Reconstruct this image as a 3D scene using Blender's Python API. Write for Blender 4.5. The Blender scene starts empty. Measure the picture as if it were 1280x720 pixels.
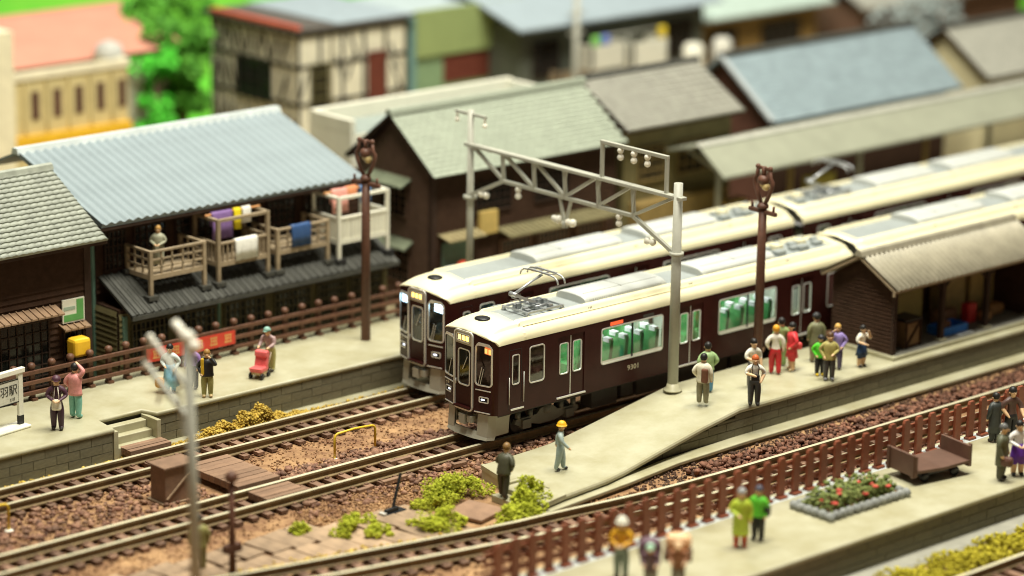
import bpy, bmesh, math, random
import numpy as np
from mathutils import Vector, Matrix
random.seed(11)
SC = bpy.context.scene
COL = SC.collection
R = math.radians

# ------------------------------------------------------------------ camera
YAW, PITCH, ROLL = 0.830338, 0.267527, 0.013976
CAM = Vector((-66.3236, -74.7274, 32.924))
fw = Vector((math.cos(YAW)*math.cos(PITCH), math.sin(YAW)*math.cos(PITCH), -math.sin(PITCH)))
rt = Vector((math.sin(YAW), -math.cos(YAW), 0))
up = rt.cross(fw)
r2 = rt*math.cos(ROLL) + up*math.sin(ROLL)
u2 = up*math.cos(ROLL) - rt*math.sin(ROLL)
cam = bpy.data.objects.new('camera', bpy.data.cameras.new('camera'))
COL.objects.link(cam)
M = Matrix((r2, u2, -fw)).transposed().to_4x4()
M.translation = CAM
cam.matrix_world = M
cam.data.sensor_width = 36
cam.data.lens = 3693.8/1280*36
cam.data.clip_start = 1
cam.data.clip_end = 600
cam.data.dof.use_dof = True
cam.data.dof.focus_distance = (Vector((1.5, -2.0, 2.2))-CAM).dot(fw)
cam.data.dof.aperture_fstop = 0.073
SC.camera = cam

# ------------------------------------------------------------------ light: soft lamps above a model layout in a room
world = bpy.data.worlds.new('World')
SC.world = world
world.use_nodes = True
bg = world.node_tree.nodes['Background']
bg.inputs[0].default_value = (1.0, 0.91, 0.72, 1)
bg.inputs[1].default_value = 0.085
def area_lamp(name, loc, target, sx, sy, power, col):
    d = bpy.data.lights.new(name, 'AREA')
    d.shape = 'RECTANGLE'; d.size = sx; d.size_y = sy; d.energy = power; d.color = col
    o = bpy.data.objects.new(name, d); COL.objects.link(o)
    o.location = loc
    o.rotation_euler = (Vector(target)-Vector(loc)).to_track_quat('-Z', 'Y').to_euler()
    return o
area_lamp('ceiling_lamp', (2, -14, 88), (4, 2, 0), 60, 20, 113000, (1.0, 0.965, 0.815))
area_lamp('ceiling_lamp', (20, 36, 84), (22, 30, 0), 60, 20, 40000, (1.0, 0.975, 0.85))
SC.view_settings.view_transform = 'Standard'
SC.view_settings.look = 'None'
SC.view_settings.exposure = 0.43
SC.view_settings.gamma = 1
SC.render.engine = 'CYCLES'
SC.cycles.use_denoising = True
SC.cycles.max_bounces = 6
SC.cycles.pixel_filter_type = 'BLACKMAN_HARRIS'
SC.cycles.filter_width = 1.0
SC.cycles.transparent_max_bounces = 12
SC.cycles.caustics_reflective = False
SC.cycles.caustics_refractive = False
SC.cycles.sample_clamp_indirect = 4

# ------------------------------------------------------------------ materials
MATS = {}
def mat(name, col, rough=0.6, var=0.12, scale=1.5, bump=0.15, bscale=25.0, metal=0.0, spec=0.4,
        col2=None, emit=0.0, rnd=0.12, coat=0.0, island=0.0):
    if name in MATS: return MATS[name]
    m = bpy.data.materials.new(name); m.use_nodes = True
    nt = m.node_tree; N = nt.nodes; Lk = nt.links
    b = N['Principled BSDF']
    b.inputs['Roughness'].default_value = rough
    b.inputs['Metallic'].default_value = metal
    b.inputs['Specular IOR Level'].default_value = spec
    if coat: b.inputs['Coat Weight'].default_value = coat; b.inputs['Coat Roughness'].default_value = 0.12
    tc = N.new('ShaderNodeTexCoord')
    n1 = N.new('ShaderNodeTexNoise'); n1.inputs['Scale'].default_value = scale; n1.inputs['Detail'].default_value = 6
    n1.inputs['Roughness'].default_value = 0.65
    Lk.new(tc.outputs['Object'], n1.inputs['Vector'])
    rp = N.new('ShaderNodeValToRGB'); rp.color_ramp.elements[0].position = 0.32; rp.color_ramp.elements[1].position = 0.68
    if col2 is None:
        c1 = [c*(1-var) for c in col]; c2 = [min(1, c*(1+var)) for c in col]
    else: c1, c2 = col, col2
    rp.color_ramp.elements[0].color = (*c1, 1); rp.color_ramp.elements[1].color = (*c2, 1)
    Lk.new(n1.outputs['Fac'], rp.inputs['Fac'])
    oi = N.new('ShaderNodeObjectInfo')
    mr = N.new('ShaderNodeMapRange'); mr.inputs['To Min'].default_value = 1-rnd; mr.inputs['To Max'].default_value = 1+rnd
    Lk.new(oi.outputs['Random'], mr.inputs['Value'])
    if island:
        ge = N.new('ShaderNodeNewGeometry'); m2 = N.new('ShaderNodeMapRange'); m2.inputs['To Min'].default_value = 1-island; m2.inputs['To Max'].default_value = 1+island
        Lk.new(ge.outputs['Random Per Island'], m2.inputs['Value'])
        mu = N.new('ShaderNodeMath'); mu.operation = 'MULTIPLY'; Lk.new(mr.outputs[0], mu.inputs[0]); Lk.new(m2.outputs[0], mu.inputs[1]); mr = mu
    hs = N.new('ShaderNodeHueSaturation'); Lk.new(mr.outputs[0], hs.inputs['Value']); Lk.new(rp.outputs['Color'], hs.inputs['Color'])
    Lk.new(hs.outputs['Color'], b.inputs['Base Color'])
    if bump > 0:
        n2 = N.new('ShaderNodeTexNoise'); n2.inputs['Scale'].default_value = bscale; n2.inputs['Detail'].default_value = 4
        Lk.new(tc.outputs['Object'], n2.inputs['Vector'])
        bp = N.new('ShaderNodeBump'); bp.inputs['Strength'].default_value = bump; bp.inputs['Distance'].default_value = 0.03
        Lk.new(n2.outputs['Fac'], bp.inputs['Height']); Lk.new(bp.outputs['Normal'], b.inputs['Normal'])
    if emit:
        b.inputs['Emission Color'].default_value = (*col, 1); b.inputs['Emission Strength'].default_value = emit
    MATS[name] = m
    return m
def glass(name, tint, gloss=0.10, rough=0.03):
    m = bpy.data.materials.new(name); m.use_nodes = True
    N = m.node_tree.nodes; L = m.node_tree.links
    for n in list(N): N.remove(n)
    o = N.new('ShaderNodeOutputMaterial'); mx = N.new('ShaderNodeMixShader'); t = N.new('ShaderNodeBsdfTransparent'); g = N.new('ShaderNodeBsdfGlossy')
    lw = N.new('ShaderNodeFresnel'); lw.inputs['IOR'].default_value = 1.5
    ad = N.new('ShaderNodeMath'); ad.operation = 'ADD'; ad.inputs[1].default_value = gloss
    L.new(lw.outputs[0], ad.inputs[0])
    t.inputs[0].default_value = (*tint, 1); g.inputs['Roughness'].default_value = rough
    L.new(ad.outputs[0], mx.inputs[0]); L.new(t.outputs[0], mx.inputs[1]); L.new(g.outputs[0], mx.inputs[2]); L.new(mx.outputs[0], o.inputs[0])
    return m
def paint(r, g, b, rough=0.45):
    k = 'paint_%03d_%03d_%03d' % (int(r*255), int(g*255), int(b*255))
    return mat(k, (r, g, b), rough=rough, var=0.14, scale=9, bump=0.18, bscale=30, rnd=0.0)

concrete = mat('cream_concrete', (0.365, 0.335, 0.205), rough=0.4, col2=(0.475, 0.455, 0.325), scale=0.75, bump=0.14, bscale=5, rnd=0.02)
blockm = mat('grey_block', (0.17, 0.155, 0.10), rough=0.65, var=0.18, scale=4, bump=0.3, bscale=22, rnd=0.10)
jointm = mat('block_joint', (0.11, 0.10, 0.065), rough=0.8)
railm = mat('rail_rust', (0.22, 0.155, 0.075), rough=0.6, var=0.25, scale=3)
railtop = mat('rail_head', (0.74, 0.68, 0.48), rough=0.4, metal=0.35, var=0.1, bump=0.05)
sleeperm = mat('sleeper_wood', (0.20, 0.115, 0.075), rough=0.75, var=0.3, scale=6, bump=0.5, rnd=0.35)
soil = mat('sandy_soil', (0.14, 0.062, 0.032), rough=0.9, col2=(0.44, 0.265, 0.13), scale=1.1, bump=0.9, bscale=14)
rockm = mat('brown_rock', (0.13, 0.05, 0.035), rough=0.75, col2=(0.40, 0.23, 0.14), scale=3.2, bump=0.6, bscale=18, island=.45)
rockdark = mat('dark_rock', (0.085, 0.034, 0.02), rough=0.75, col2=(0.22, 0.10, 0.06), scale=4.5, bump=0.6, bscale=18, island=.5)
gravelm = mat('sand_gravel', (0.19, 0.085, 0.043), rough=0.85, col2=(0.46, 0.28, 0.14), scale=1.1, bump=0.6, island=.3)
fencem = mat('red_brown_fence', (0.24, 0.07, 0.036), rough=0.42, var=0.2, scale=5, bump=0.2)
fenceold = mat('dark_brown_fence', (0.135, 0.062, 0.037), rough=0.5, var=0.25, scale=5, bump=0.25)
plankm = mat('grey_brown_plank', (0.34, 0.235, 0.15), rough=0.75, var=0.28, scale=2.6, bump=0.6, bscale=16, rnd=0.22)
deckboard = mat('brown_board', (0.25, 0.15, 0.095), rough=0.7, var=0.2, scale=2.0, bump=0.45, bscale=20, rnd=0.15)
maroon = mat('maroon_paint', (0.040, 0.0095, 0.008), rough=0.26, var=0.10, scale=2, bump=0.02, spec=0.22, coat=0.0, rnd=0.0)
cream = mat('cream_roof_paint', (0.84, 0.78, 0.54), rough=0.30, var=0.05, scale=1.2, bump=0.04, rnd=0.0, coat=0.2)
silver = mat('silver_trim', (0.80, 0.79, 0.74), rough=0.3, metal=0.4, var=0.06, bump=0.03, rnd=0.0)
roofgrey = mat('roof_grey', (0.30, 0.33, 0.33), rough=0.5, var=0.07, scale=3, bump=0.1, rnd=0.0)
acm = mat('cooler_grey', (0.52, 0.54, 0.52), rough=0.4, var=0.05, bump=0.08, rnd=0.0)
insul = mat('insulator_beige', (0.70, 0.64, 0.49), rough=0.4, bump=0.1)
pantom = mat('pantograph_grey', (0.48, 0.50, 0.52), rough=0.32, metal=0.6, var=0.1, bump=0.05)
skirtm = mat('skirt_grey', (0.46, 0.45, 0.37), rough=0.4, var=0.06, bump=0.08)
under = mat('underframe_dark', (0.055, 0.052, 0.045), rough=0.6, var=0.2)
bogiem = mat('bogie_grey', (0.16, 0.15, 0.125), rough=0.55, var=0.2)
seatm = mat('green_seat', (0.075, 0.34, 0.11), rough=0.7, var=0.15, scale=5, bump=0.1)
seatwhite = mat('white_headrest', (0.85, 0.87, 0.92), rough=0.6, var=0.05)
inner = mat('car_interior', (0.30, 0.32, 0.22), rough=0.6)
glow = mat('interior_light', (0.95, 1.0, 0.92), emit=6.0)
cabglow = mat('cab_light', (0.55, 0.80, 1.0), emit=9.0)
ledor = mat('display_amber', (1.0, 0.62, 0.16), emit=2.2)
ledred = mat('display_red', (1.0, 0.22, 0.06), emit=1.6)
sidered = mat('side_led', (0.75, 0.10, 0.03), emit=0.7)
headl = mat('headlight', (0.8, 0.86, 1.0), emit=1.8)
black = mat('black_part', (0.012, 0.012, 0.013), rough=0.4)
darkmetal = mat('dark_metal', (0.03, 0.03, 0.032), rough=0.4, metal=0.3)
winglass = glass('car_glass', (0.90, 0.94, 0.92), 0.11)
cabglass = glass('cab_glass', (0.42, 0.46, 0.46), 0.06)
houseglass = glass('house_glass', (0.25, 0.27, 0.26), 0.08, 0.08)
steelm = mat('grey_plastic_mast', (0.42, 0.42, 0.36), rough=0.4, var=0.06, scale=3, bump=0.08, rnd=0.03)
porcelain = mat('porcelain', (0.85, 0.82, 0.72), rough=0.18, var=0.03, bump=0)
polebrown = mat('brown_pole', (0.12, 0.052, 0.033), rough=0.5, var=0.2, scale=6, bump=0.35)
wood_dark = mat('dark_siding', (0.062, 0.034, 0.022), spec=.12, rough=0.8, var=0.2, scale=3, bump=0.12, rnd=0.08)
wood_post = mat('dark_timber', (0.05, 0.030, 0.022), spec=.15, rough=0.75, var=0.25)
wood_weather = mat('weathered_timber', (0.33, 0.255, 0.165), rough=0.7, var=0.18, scale=4, bump=0.3)
wood_tan = mat('tan_wood', (0.29, 0.20, 0.07), rough=0.7, var=0.2, scale=4, bump=0.3)
white_paint = mat('white_paint', (0.80, 0.78, 0.66), rough=0.45, var=0.05)
bluemetal = mat('blue_grey_sheet', (0.25, 0.30, 0.325), rough=0.55, var=0.08, scale=0.9, bump=0.06, spec=0.25, rnd=0.03)
tile_grey = mat('grey_tile', (0.30, 0.32, 0.27), rough=0.5, var=0.22, scale=2.2, bump=0.2)
tile_dark = mat('dark_tile', (0.060, 0.060, 0.052), rough=0.55, var=0.28, scale=3, bump=0.2)
tile_green = mat('pale_green_tile', (0.315, 0.35, 0.28), rough=0.5, var=0.06, scale=1, bump=0.1, island=.05)
tile_brown = mat('brown_grey_tile', (0.35, 0.345, 0.30), rough=0.5, var=0.14, scale=2, bump=0.15)
tile_blue = mat('blue_grey_tile', (0.235, 0.295, 0.325), rough=0.45, var=0.07, scale=1.0, bump=0.1, island=.08)
canopym = mat('beige_canopy', (0.30, 0.31, 0.24), rough=0.5, var=0.10, scale=0.7, bump=0.1)
corrug = mat('beige_corrugated', (0.36, 0.33, 0.25), rough=0.45, var=0.16, scale=1.2, bump=0.1)
plaster = mat('cream_plaster', (0.74, 0.66, 0.40), rough=0.6, var=0.10)
olive_wall = mat('olive_wall', (0.19, 0.16, 0.07), rough=0.7, var=0.2)
tealm = mat('faded_teal', (0.14, 0.25, 0.19), rough=0.6, var=0.2)
limefoam = mat('lime_foam', (0.30, 0.35, 0.02), rough=0.85, col2=(0.60, 0.62, 0.08), scale=5, bump=0.4, island=.3, spec=.1)
strawfoam = mat('straw_foam', (0.40, 0.25, 0.03), rough=0.85, col2=(0.68, 0.50, 0.12), scale=4, bump=0.4, island=.3, spec=.1)
mossfoam = mat('moss_foam', (0.30, 0.26, 0.02), rough=0.85, col2=(0.60, 0.52, 0.06), scale=4, bump=0.4, island=.3, spec=.1)
bedleaf = mat('bed_leaves', (0.10, 0.15, 0.03), rough=0.8, col2=(0.30, 0.33, 0.10), scale=7, bump=0.3)
lawnm = mat('bright_lawn', (0.10, 0.52, 0.03), rough=0.8, col2=(0.24, 0.66, 0.05), scale=0.18, bump=0.3)
treem = mat('green_leaf', (0.04, 0.22, 0.012), rough=0.7, col2=(0.16, 0.50, 0.04), scale=1.2, bump=0.2)
trunkm = mat('bark', (0.10, 0.065, 0.04), rough=0.9)
stonem = mat('grey_stone', (0.27, 0.28, 0.27), rough=0.7, var=0.25, scale=6, bump=0.6, rnd=0.15)
redflower = mat('red_petal', (0.55, 0.07, 0.045), rough=0.5)
earthm = mat('town_ground', (0.36, 0.29, 0.17), rough=0.9, var=0.2, scale=0.5)
yellowm = mat('yellow_plastic', (0.85, 0.50, 0.03), rough=0.4, var=0.08)
yellowpipe = mat('yellow_pipe', (0.72, 0.50, 0.04), rough=0.35, var=0.12)
redbanner = mat('red_banner', (0.62, 0.055, 0.03), rough=0.5, var=0.08)
inkm = mat('black_ink', (0.02, 0.02, 0.02), rough=0.5)
goldink = mat('gold_ink', (0.70, 0.62, 0.44), rough=0.4, var=0.03)
redbrick = mat('maroon_shutter', (0.17, 0.045, 0.028), rough=0.6, var=0.15)

# ------------------------------------------------------------------ mesh builder
class MB:
    def __init__(s, root=None):
        s.v = []; s.f = []; s.m = []; s.s = []; s.cur = 0
        s.off = Vector((0, 0, 0)) if root is None else Vector(root.location)
        s.T = None
    def vert(s, p):
        p = Vector(p)
        if s.T is not None: p = s.T @ p
        s.v.append(tuple(p - s.off)); return len(s.v)-1
    def face(s, idx, smooth=False):
        s.f.append(tuple(idx)); s.m.append(s.cur); s.s.append(smooth)
    def poly(s, pts, smooth=False): s.face([s.vert(p) for p in pts], smooth)
    def box(s, x0, x1, y0, y1, z0, z1):
        i = [s.vert(p) for p in ((x0,y0,z0),(x1,y0,z0),(x1,y1,z0),(x0,y1,z0),(x0,y0,z1),(x1,y0,z1),(x1,y1,z1),(x0,y1,z1))]
        for q in ((3,2,1,0),(4,5,6,7),(0,1,5,4),(1,2,6,5),(2,3,7,6),(3,0,4,7)): s.face([i[k] for k in q])
        return s
    def bar(s, a, b, w, h, upv=(0,0,1)):
        a = Vector(a); b = Vector(b); d = (b-a).normalized(); u = Vector(upv)
        if abs(d.dot(u)) > 0.98: u = Vector((1,0,0))
        sd = d.cross(u).normalized(); u = sd.cross(d)
        i = []
        for p in (a, b):
            for (k, l) in ((-1,-1),(1,-1),(1,1),(-1,1)): i.append(s.vert(p+sd*k*w/2+u*l*h/2))
        for q in ((0,1,2,3),(7,6,5,4),(1,0,4,5),(2,1,5,6),(3,2,6,7),(0,3,7,4)): s.face([i[k] for k in q])
        return s
    def tube(s, pts, r, n=8, r2=None, cap=True):
        pts = [Vector(p) for p in pts]; rings = []
        m = len(pts)
        pu = None
        for k, p in enumerate(pts):
            d = (pts[min(k+1, m-1)]-pts[max(k-1, 0)]).normalized()
            if pu is None:
                u = Vector((0,0,1)) if abs(d.z) < 0.9 else Vector((1,0,0))
            else: u = pu
            a = d.cross(u).normalized(); u = a.cross(d).normalized(); pu = u
            rr = r if r2 is None else r+(r2-r)*k/(m-1)
            rings.append([s.vert(p+(a*math.cos(t)+u*math.sin(t))*rr) for t in [2*math.pi*j/n for j in range(n)]])
        for k in range(m-1):
            for j in range(n): s.face((rings[k][j], rings[k][(j+1) % n], rings[k+1][(j+1) % n], rings[k+1][j]), True)
        if cap: s.face(rings[0][::-1]); s.face(rings[-1])
        return s
    def lathe(s, c, prof, n=12, sx=1, sy=1, ax='z'):
        c = Vector(c); rings = []
        for (r, h) in prof:
            rg = []
            for j in range(n):
                t = 2*math.pi*j/n; a, b = r*math.cos(t)*sx, r*math.sin(t)*sy
                q = (a, b, h) if ax == 'z' else ((a, h, b) if ax == 'y' else (h, a, b))
                rg.append(s.vert(c+Vector(q)))
            rings.append(rg)
        for k in range(len(prof)-1):
            for j in range(n):
                q = (rings[k][j], rings[k][(j+1) % n], rings[k+1][(j+1) % n], rings[k+1][j])
                s.face(q if ax != 'y' else q[::-1], True)
        s.face(rings[0][::-1] if ax != 'y' else rings[0]); s.face(rings[-1] if ax != 'y' else rings[-1][::-1])
        return s
    def ball(s, c, r, n=10, sz=1.0):
        return s.lathe(c, [(r*math.sin(t), -r*sz*math.cos(t)) for t in [0.05]+[math.pi*k/6 for k in range(1, 6)]+[math.pi-0.05]], n)
    def ext(s, poly, a, b, ax='x'):
        """poly: counter-clockwise 2d points in the other two axes (x: y,z / y: x,z / z: x,y)"""
        def P(q, t): return {'x': (t, q[0], q[1]), 'y': (q[0], t, q[1]), 'z': (q[0], q[1], t)}[ax]
        A = [s.vert(P(q, a)) for q in poly]; B = [s.vert(P(q, b)) for q in poly]
        n = len(poly); fl = (ax == 'y')
        s.face(A if fl else A[::-1]); s.face(B[::-1] if fl else B)
        for k in range(n):
            q = (A[k], A[(k+1) % n], B[(k+1) % n], B[k]); s.face(q[::-1] if fl else q)
        return s
    def wall_holes(s, u0, u1, z0, z1, holes, P, depth=0.05, us=()):
        """flat wall in (u,z) with rectangular holes and reveals; P(u,z,n) gives the point n behind the face"""
        U_ = sorted(set([u0, u1] + [h[0] for h in holes] + [h[1] for h in holes] + list(us)))
        Z_ = sorted(set([z0, z1] + [h[2] for h in holes] + [h[3] for h in holes]))
        for a, b in zip(U_[:-1], U_[1:]):
            for c, d in zip(Z_[:-1], Z_[1:]):
                mu, mz = (a+b)/2, (c+d)/2
                if any(h[0] < mu < h[1] and h[2] < mz < h[3] for h in holes): continue
                s.poly([P(a,c,0), P(b,c,0), P(b,d,0), P(a,d,0)])
        for (a, b, c, d) in holes:
            for (p, q) in (((a,c),(b,c)), ((b,c),(b,d)), ((b,d),(a,d)), ((a,d),(a,c))):
                s.poly([P(*q,0), P(*p,0), P(*p,depth), P(*q,depth)])
        return s
    def mesh(s, name, mats, weld=False):
        me = bpy.data.meshes.new(name); me.from_pydata(s.v, [], s.f)
        for m in (mats if isinstance(mats, (list, tuple)) else [mats]): me.materials.append(m)
        me.polygons.foreach_set('material_index', s.m); me.polygons.foreach_set('use_smooth', s.s)
        me.update()
        return me
    def build(s, name, mats, parent=None, bevel=0, loc=None):
        o = bpy.data.objects.new(name, s.mesh(name, mats)); COL.objects.link(o)
        if parent is not None: o.parent = parent
        if loc is not None: o.location = loc
        if bevel:
            b = o.modifiers.new('bevel', 'BEVEL'); b.width = bevel; b.segments = 2; b.limit_method = 'ANGLE'; b.angle_limit = R(40)
        return o
def inst(name, me, parent=None, loc=(0,0,0), rot=(0,0,0), scale=(1,1,1), bevel=0):
    o = bpy.data.objects.new(name, me); COL.objects.link(o); o.parent = parent
    o.location = loc; o.rotation_euler = rot; o.scale = scale
    if bevel:
        b = o.modifiers.new('bevel', 'BEVEL'); b.width = bevel; b.segments = 2; b.limit_method = 'ANGLE'
    return o
def thing(name, label, cat, loc=(0,0,0), rotz=0, group=None):
    o = bpy.data.objects.new(name, None); COL.objects.link(o); o.location = loc; o.rotation_euler = (0,0,rotz)
    o.empty_display_size = 0.3
    o['label'] = label; o['category'] = cat
    if group: o['group'] = group
    return o
def tag(o, label, cat, group=None):
    o['label'] = label; o['category'] = cat
    if group: o['group'] = group
    return o
def struct(o, label=None, kind='structure'):
    o['kind'] = kind
    if label: o['label'] = label
    return o
def text_mesh(body, size, m, extr=0.004):
    c = bpy.data.curves.new('lettering', 'FONT'); c.body = body; c.size = size; c.align_x = 'CENTER'; c.align_y = 'CENTER'; c.extrude = extr
    c.resolution_u = 2
    t = bpy.data.objects.new('lettering', c); COL.objects.link(t)
    bpy.context.view_layer.update()
    me = bpy.data.meshes.new_from_object(t.evaluated_get(bpy.context.evaluated_depsgraph_get()))
    bpy.data.objects.remove(t); me.materials.clear(); me.materials.append(m); me.name = 'lettering'
    return me
def rrect(w, h, r, n=4):
    pts = []
    for (cx, cy, a0) in ((w/2-r, h/2-r, 0), (-w/2+r, h/2-r, 90), (-w/2+r, -h/2+r, 180), (w/2-r, -h/2+r, 270)):
        for k in range(n+1):
            a = R(a0+90*k/n); pts.append((cx+r*math.cos(a), cy+r*math.sin(a)))
    return pts
def ring(mb, w, h, r, t, P, d0, d1):
    """rounded frame of bar width t around a w x h opening; P(u,z,n)"""
    o = rrect(w+t, h+t, r+t/2); i = rrect(w-t, h-t, max(r-t/2, 0.01)); n = len(o)
    vo = [mb.vert(P(a, b, d0)) for a, b in o]; vi = [mb.vert(P(a, b, d0)) for a, b in i]
    bo = [mb.vert(P(a, b, d1)) for a, b in o]; bi = [mb.vert(P(a, b, d1)) for a, b in i]
    for k in range(n):
        l = (k+1) % n
        mb.face((vo[k], vo[l], vi[l], vi[k])); mb.face((bo[k], bo[l], vo[l], vo[k])); mb.face((vi[k], vi[l], bi[l], bi[k]))
_ico = bmesh.new(); bmesh.ops.create_icosphere(_ico, subdivisions=1, radius=1)
ICO_V = np.array([v.co[:] for v in _ico.verts]); ICO_F = np.array([[v.index for v in f.verts] for f in _ico.faces]); _ico.free()
_ico = bmesh.new(); bmesh.ops.create_icosphere(_ico, subdivisions=2, radius=1)
ICO2_V = np.array([v.co[:] for v in _ico.verts]); ICO2_F = np.array([[v.index for v in f.verts] for f in _ico.faces]); _ico.free()
RNG = np.random.default_rng(5)
def pebbles(name, centres, sizes, m, parent=None, flat=0.7, jit=0.28, base=None, smooth=False):
    """many irregular stones or foam crumbs in one mesh"""
    BV, BF = (ICO_V, ICO_F) if base is None else base
    C = np.asarray(centres, float); S = np.asarray(sizes, float); n = len(C)
    V = BV[None]*(1+RNG.uniform(-jit, jit, (n, len(BV), 1)))
    sc = RNG.uniform(0.65, 1.25, (n, 1, 3)); sc[:, :, 2] *= flat
    V = V*sc*S[:, None, None]
    a = RNG.uniform(0, 6.28, n); ca, sa = np.cos(a)[:, None], np.sin(a)[:, None]
    X = V[:, :, 0]*ca-V[:, :, 1]*sa; Y = V[:, :, 0]*sa+V[:, :, 1]*ca
    V = np.stack([X, Y, V[:, :, 2]], -1)+C[:, None, :]
    F = (BF[None]+(np.arange(n)*len(BV))[:, None, None]).reshape(-1, 3)
    me = bpy.data.meshes.new(name)
    me.vertices.add(n*len(BV)); me.vertices.foreach_set('co', V.ravel())
    me.loops.add(F.size); me.loops.foreach_set('vertex_index', F.ravel().astype(np.int32))
    me.polygons.add(len(F)); me.polygons.foreach_set('loop_start', np.arange(0, F.size, 3, dtype=np.int32)); me.polygons.foreach_set('loop_total', np.full(len(F), 3, np.int32))
    me.update(calc_edges=True); me.validate(); me.materials.append(m)
    if smooth: me.polygons.foreach_set('use_smooth', np.ones(len(F), bool))
    o = bpy.data.objects.new(name, me); COL.objects.link(o)
    if parent is not None: o.parent = parent
    return o

# ------------------------------------------------------------------ ground
GZ = -0.45
mb = MB(); mb.poly([(-60,-60,GZ),(160,-60,GZ),(160,190,GZ),(-60,190,GZ)])
struct(mb.build('ground', soil))
mb = MB(); mb.box(-40, 120, 11.9, 46, GZ+0.02, -0.05)
struct(mb.build('town_ground', earthm))
mb = MB()
nx, ny = 60, 40
def lawn_z(x, y):
    t = max(0, min(1, (y-42)/30)); return -0.02 + 5.0*t*t*(3-2*t) + 0.35*math.sin(x*0.23)*t + 0.25*math.sin(y*0.31+x*0.1)*t
ids = [[mb.vert((-20+150*i/nx, 42+100*j/ny, lawn_z(-20+150*i/nx, 42+100*j/ny))) for i in range(nx+1)] for j in range(ny+1)]
for j in range(ny):
    for i in range(nx): mb.face((ids[j][i], ids[j][i+1], ids[j+1][i+1], ids[j+1][i]), True)
struct(mb.build('lawn', lawnm), 'bright green grass bank behind the town')

# ------------------------------------------------------------------ railway tracks
def catmull(P, step=0.8):
    P = [Vector((*p, 0)) for p in P]; out = []
    Q = [P[0]*2-P[1]]+P+[P[-1]*2-P[-2]]
    for k in range(1, len(Q)-2):
        n = max(2, int((Q[k+1]-Q[k]).length/step))
        for j in range(n):
            t = j/n; a, b, c, d = Q[k-1], Q[k], Q[k+1], Q[k+2]
            out.append(0.5*((2*b)+(c-a)*t+(2*a-5*b+4*c-d)*t*t+(3*b-a-3*c+d)*t**3))
    out.append(P[-1]); return out
SLEEPER = MB().box(-0.14, 0.14, -1.12, 1.12, -0.12, 0).mesh('sleeper', sleeperm)
CHAIR = None
def track(pts, s0, s1, label, sp=0.62):
    root = bpy.data.objects.new('railway_track', None); COL.objects.link(root); struct(root, label)
    path = catmull(pts); n = len(path)
    nrm = []
    for k in range(n):
        d = (path[min(k+1, n-1)]-path[max(k-1, 0)]).normalized(); nrm.append(Vector((-d.y, d.x, 0)))
    prof = [(-0.13,-0.29),(0.13,-0.29),(0.13,-0.255),(0.035,-0.225),(0.035,-0.1),(0.075,-0.075),(0.075,0),(-0.075,0),(-0.075,-0.075),(-0.035,-0.1),(-0.035,-0.225),(-0.13,-0.255)]
    for sd in (-0.69, 0.69):
        mb = MB(); rings = []
        for k in range(n): rings.append([mb.vert(path[k]+nrm[k]*(sd+a)+Vector((0,0,b))) for a, b in prof])
        for k in range(n-1):
            for j in range(12):
                mb.cur = 1 if j == 6 else 0
                mb.face((rings[k][j], rings[k+1][j], rings[k+1][(j+1) % 12], rings[k][(j+1) % 12])[::-1])
        mb.build('rail', [railm, railtop], root)
    acc = 0; last = 0
    k = 0
    for k in range(1, n):
        seg = (path[k]-path[k-1]); L = seg.length
        while last+sp <= acc+L:
            last += sp; p = path[k-1]+seg*((last-acc)/L)
            if s0 <= p.x <= s1:
                inst('sleeper', SLEEPER, root, (p.x, p.y, -0.285+random.uniform(-.008,.008)), (0, 0, math.atan2(seg.y, seg.x)+random.uniform(-.02,.02)))
        acc += L
    fx = MB()
    acc = 0; last = 0
    for k in range(1, n):
        seg = (path[k]-path[k-1]); L = seg.length; a = math.atan2(seg.y, seg.x)
        while last+sp <= acc+L:
            last += sp; p = path[k-1]+seg*((last-acc)/L)
            if s0 <= p.x <= s1:
                fx.T = Matrix.Translation((p.x, p.y, -0.285)) @ Matrix.Rotation(a, 4, 'Z')
                for sd in (-0.69, 0.69):
                    for e in (-0.17, 0.17): fx.box(-0.07, 0.07, sd+e-0.05, sd+e+0.05, 0, 0.05)
        acc += L
    o = fx.build('rail_clips', sleeperm, root); o['kind'] = 'stuff'
    return root
T1Y, T2Y = -0.08, 5.25
track([(-34, T1Y), (-10, T1Y), (20, T1Y), (60, T1Y)], -22, 4, 'railway track under the front maroon train')
track([(-34, T2Y), (-10, T2Y), (20, T2Y), (60, T2Y)], -20, 6, 'railway track beside the far platform')
track([(-30,-2.6), (-22,-4.3), (-14.3,-6.25), (-6,-8.0), (-3,-8.4), (2,-9.0), (10,-9.15), (24,-9.15), (60,-9.15)], -18, 16, 'curving railway track beside the red-brown fence')
track([(-20,-20.9), (0,-20.9), (20,-20.9), (50,-20.9)], -2, 12, 'railway track at the near bottom corner')

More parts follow.
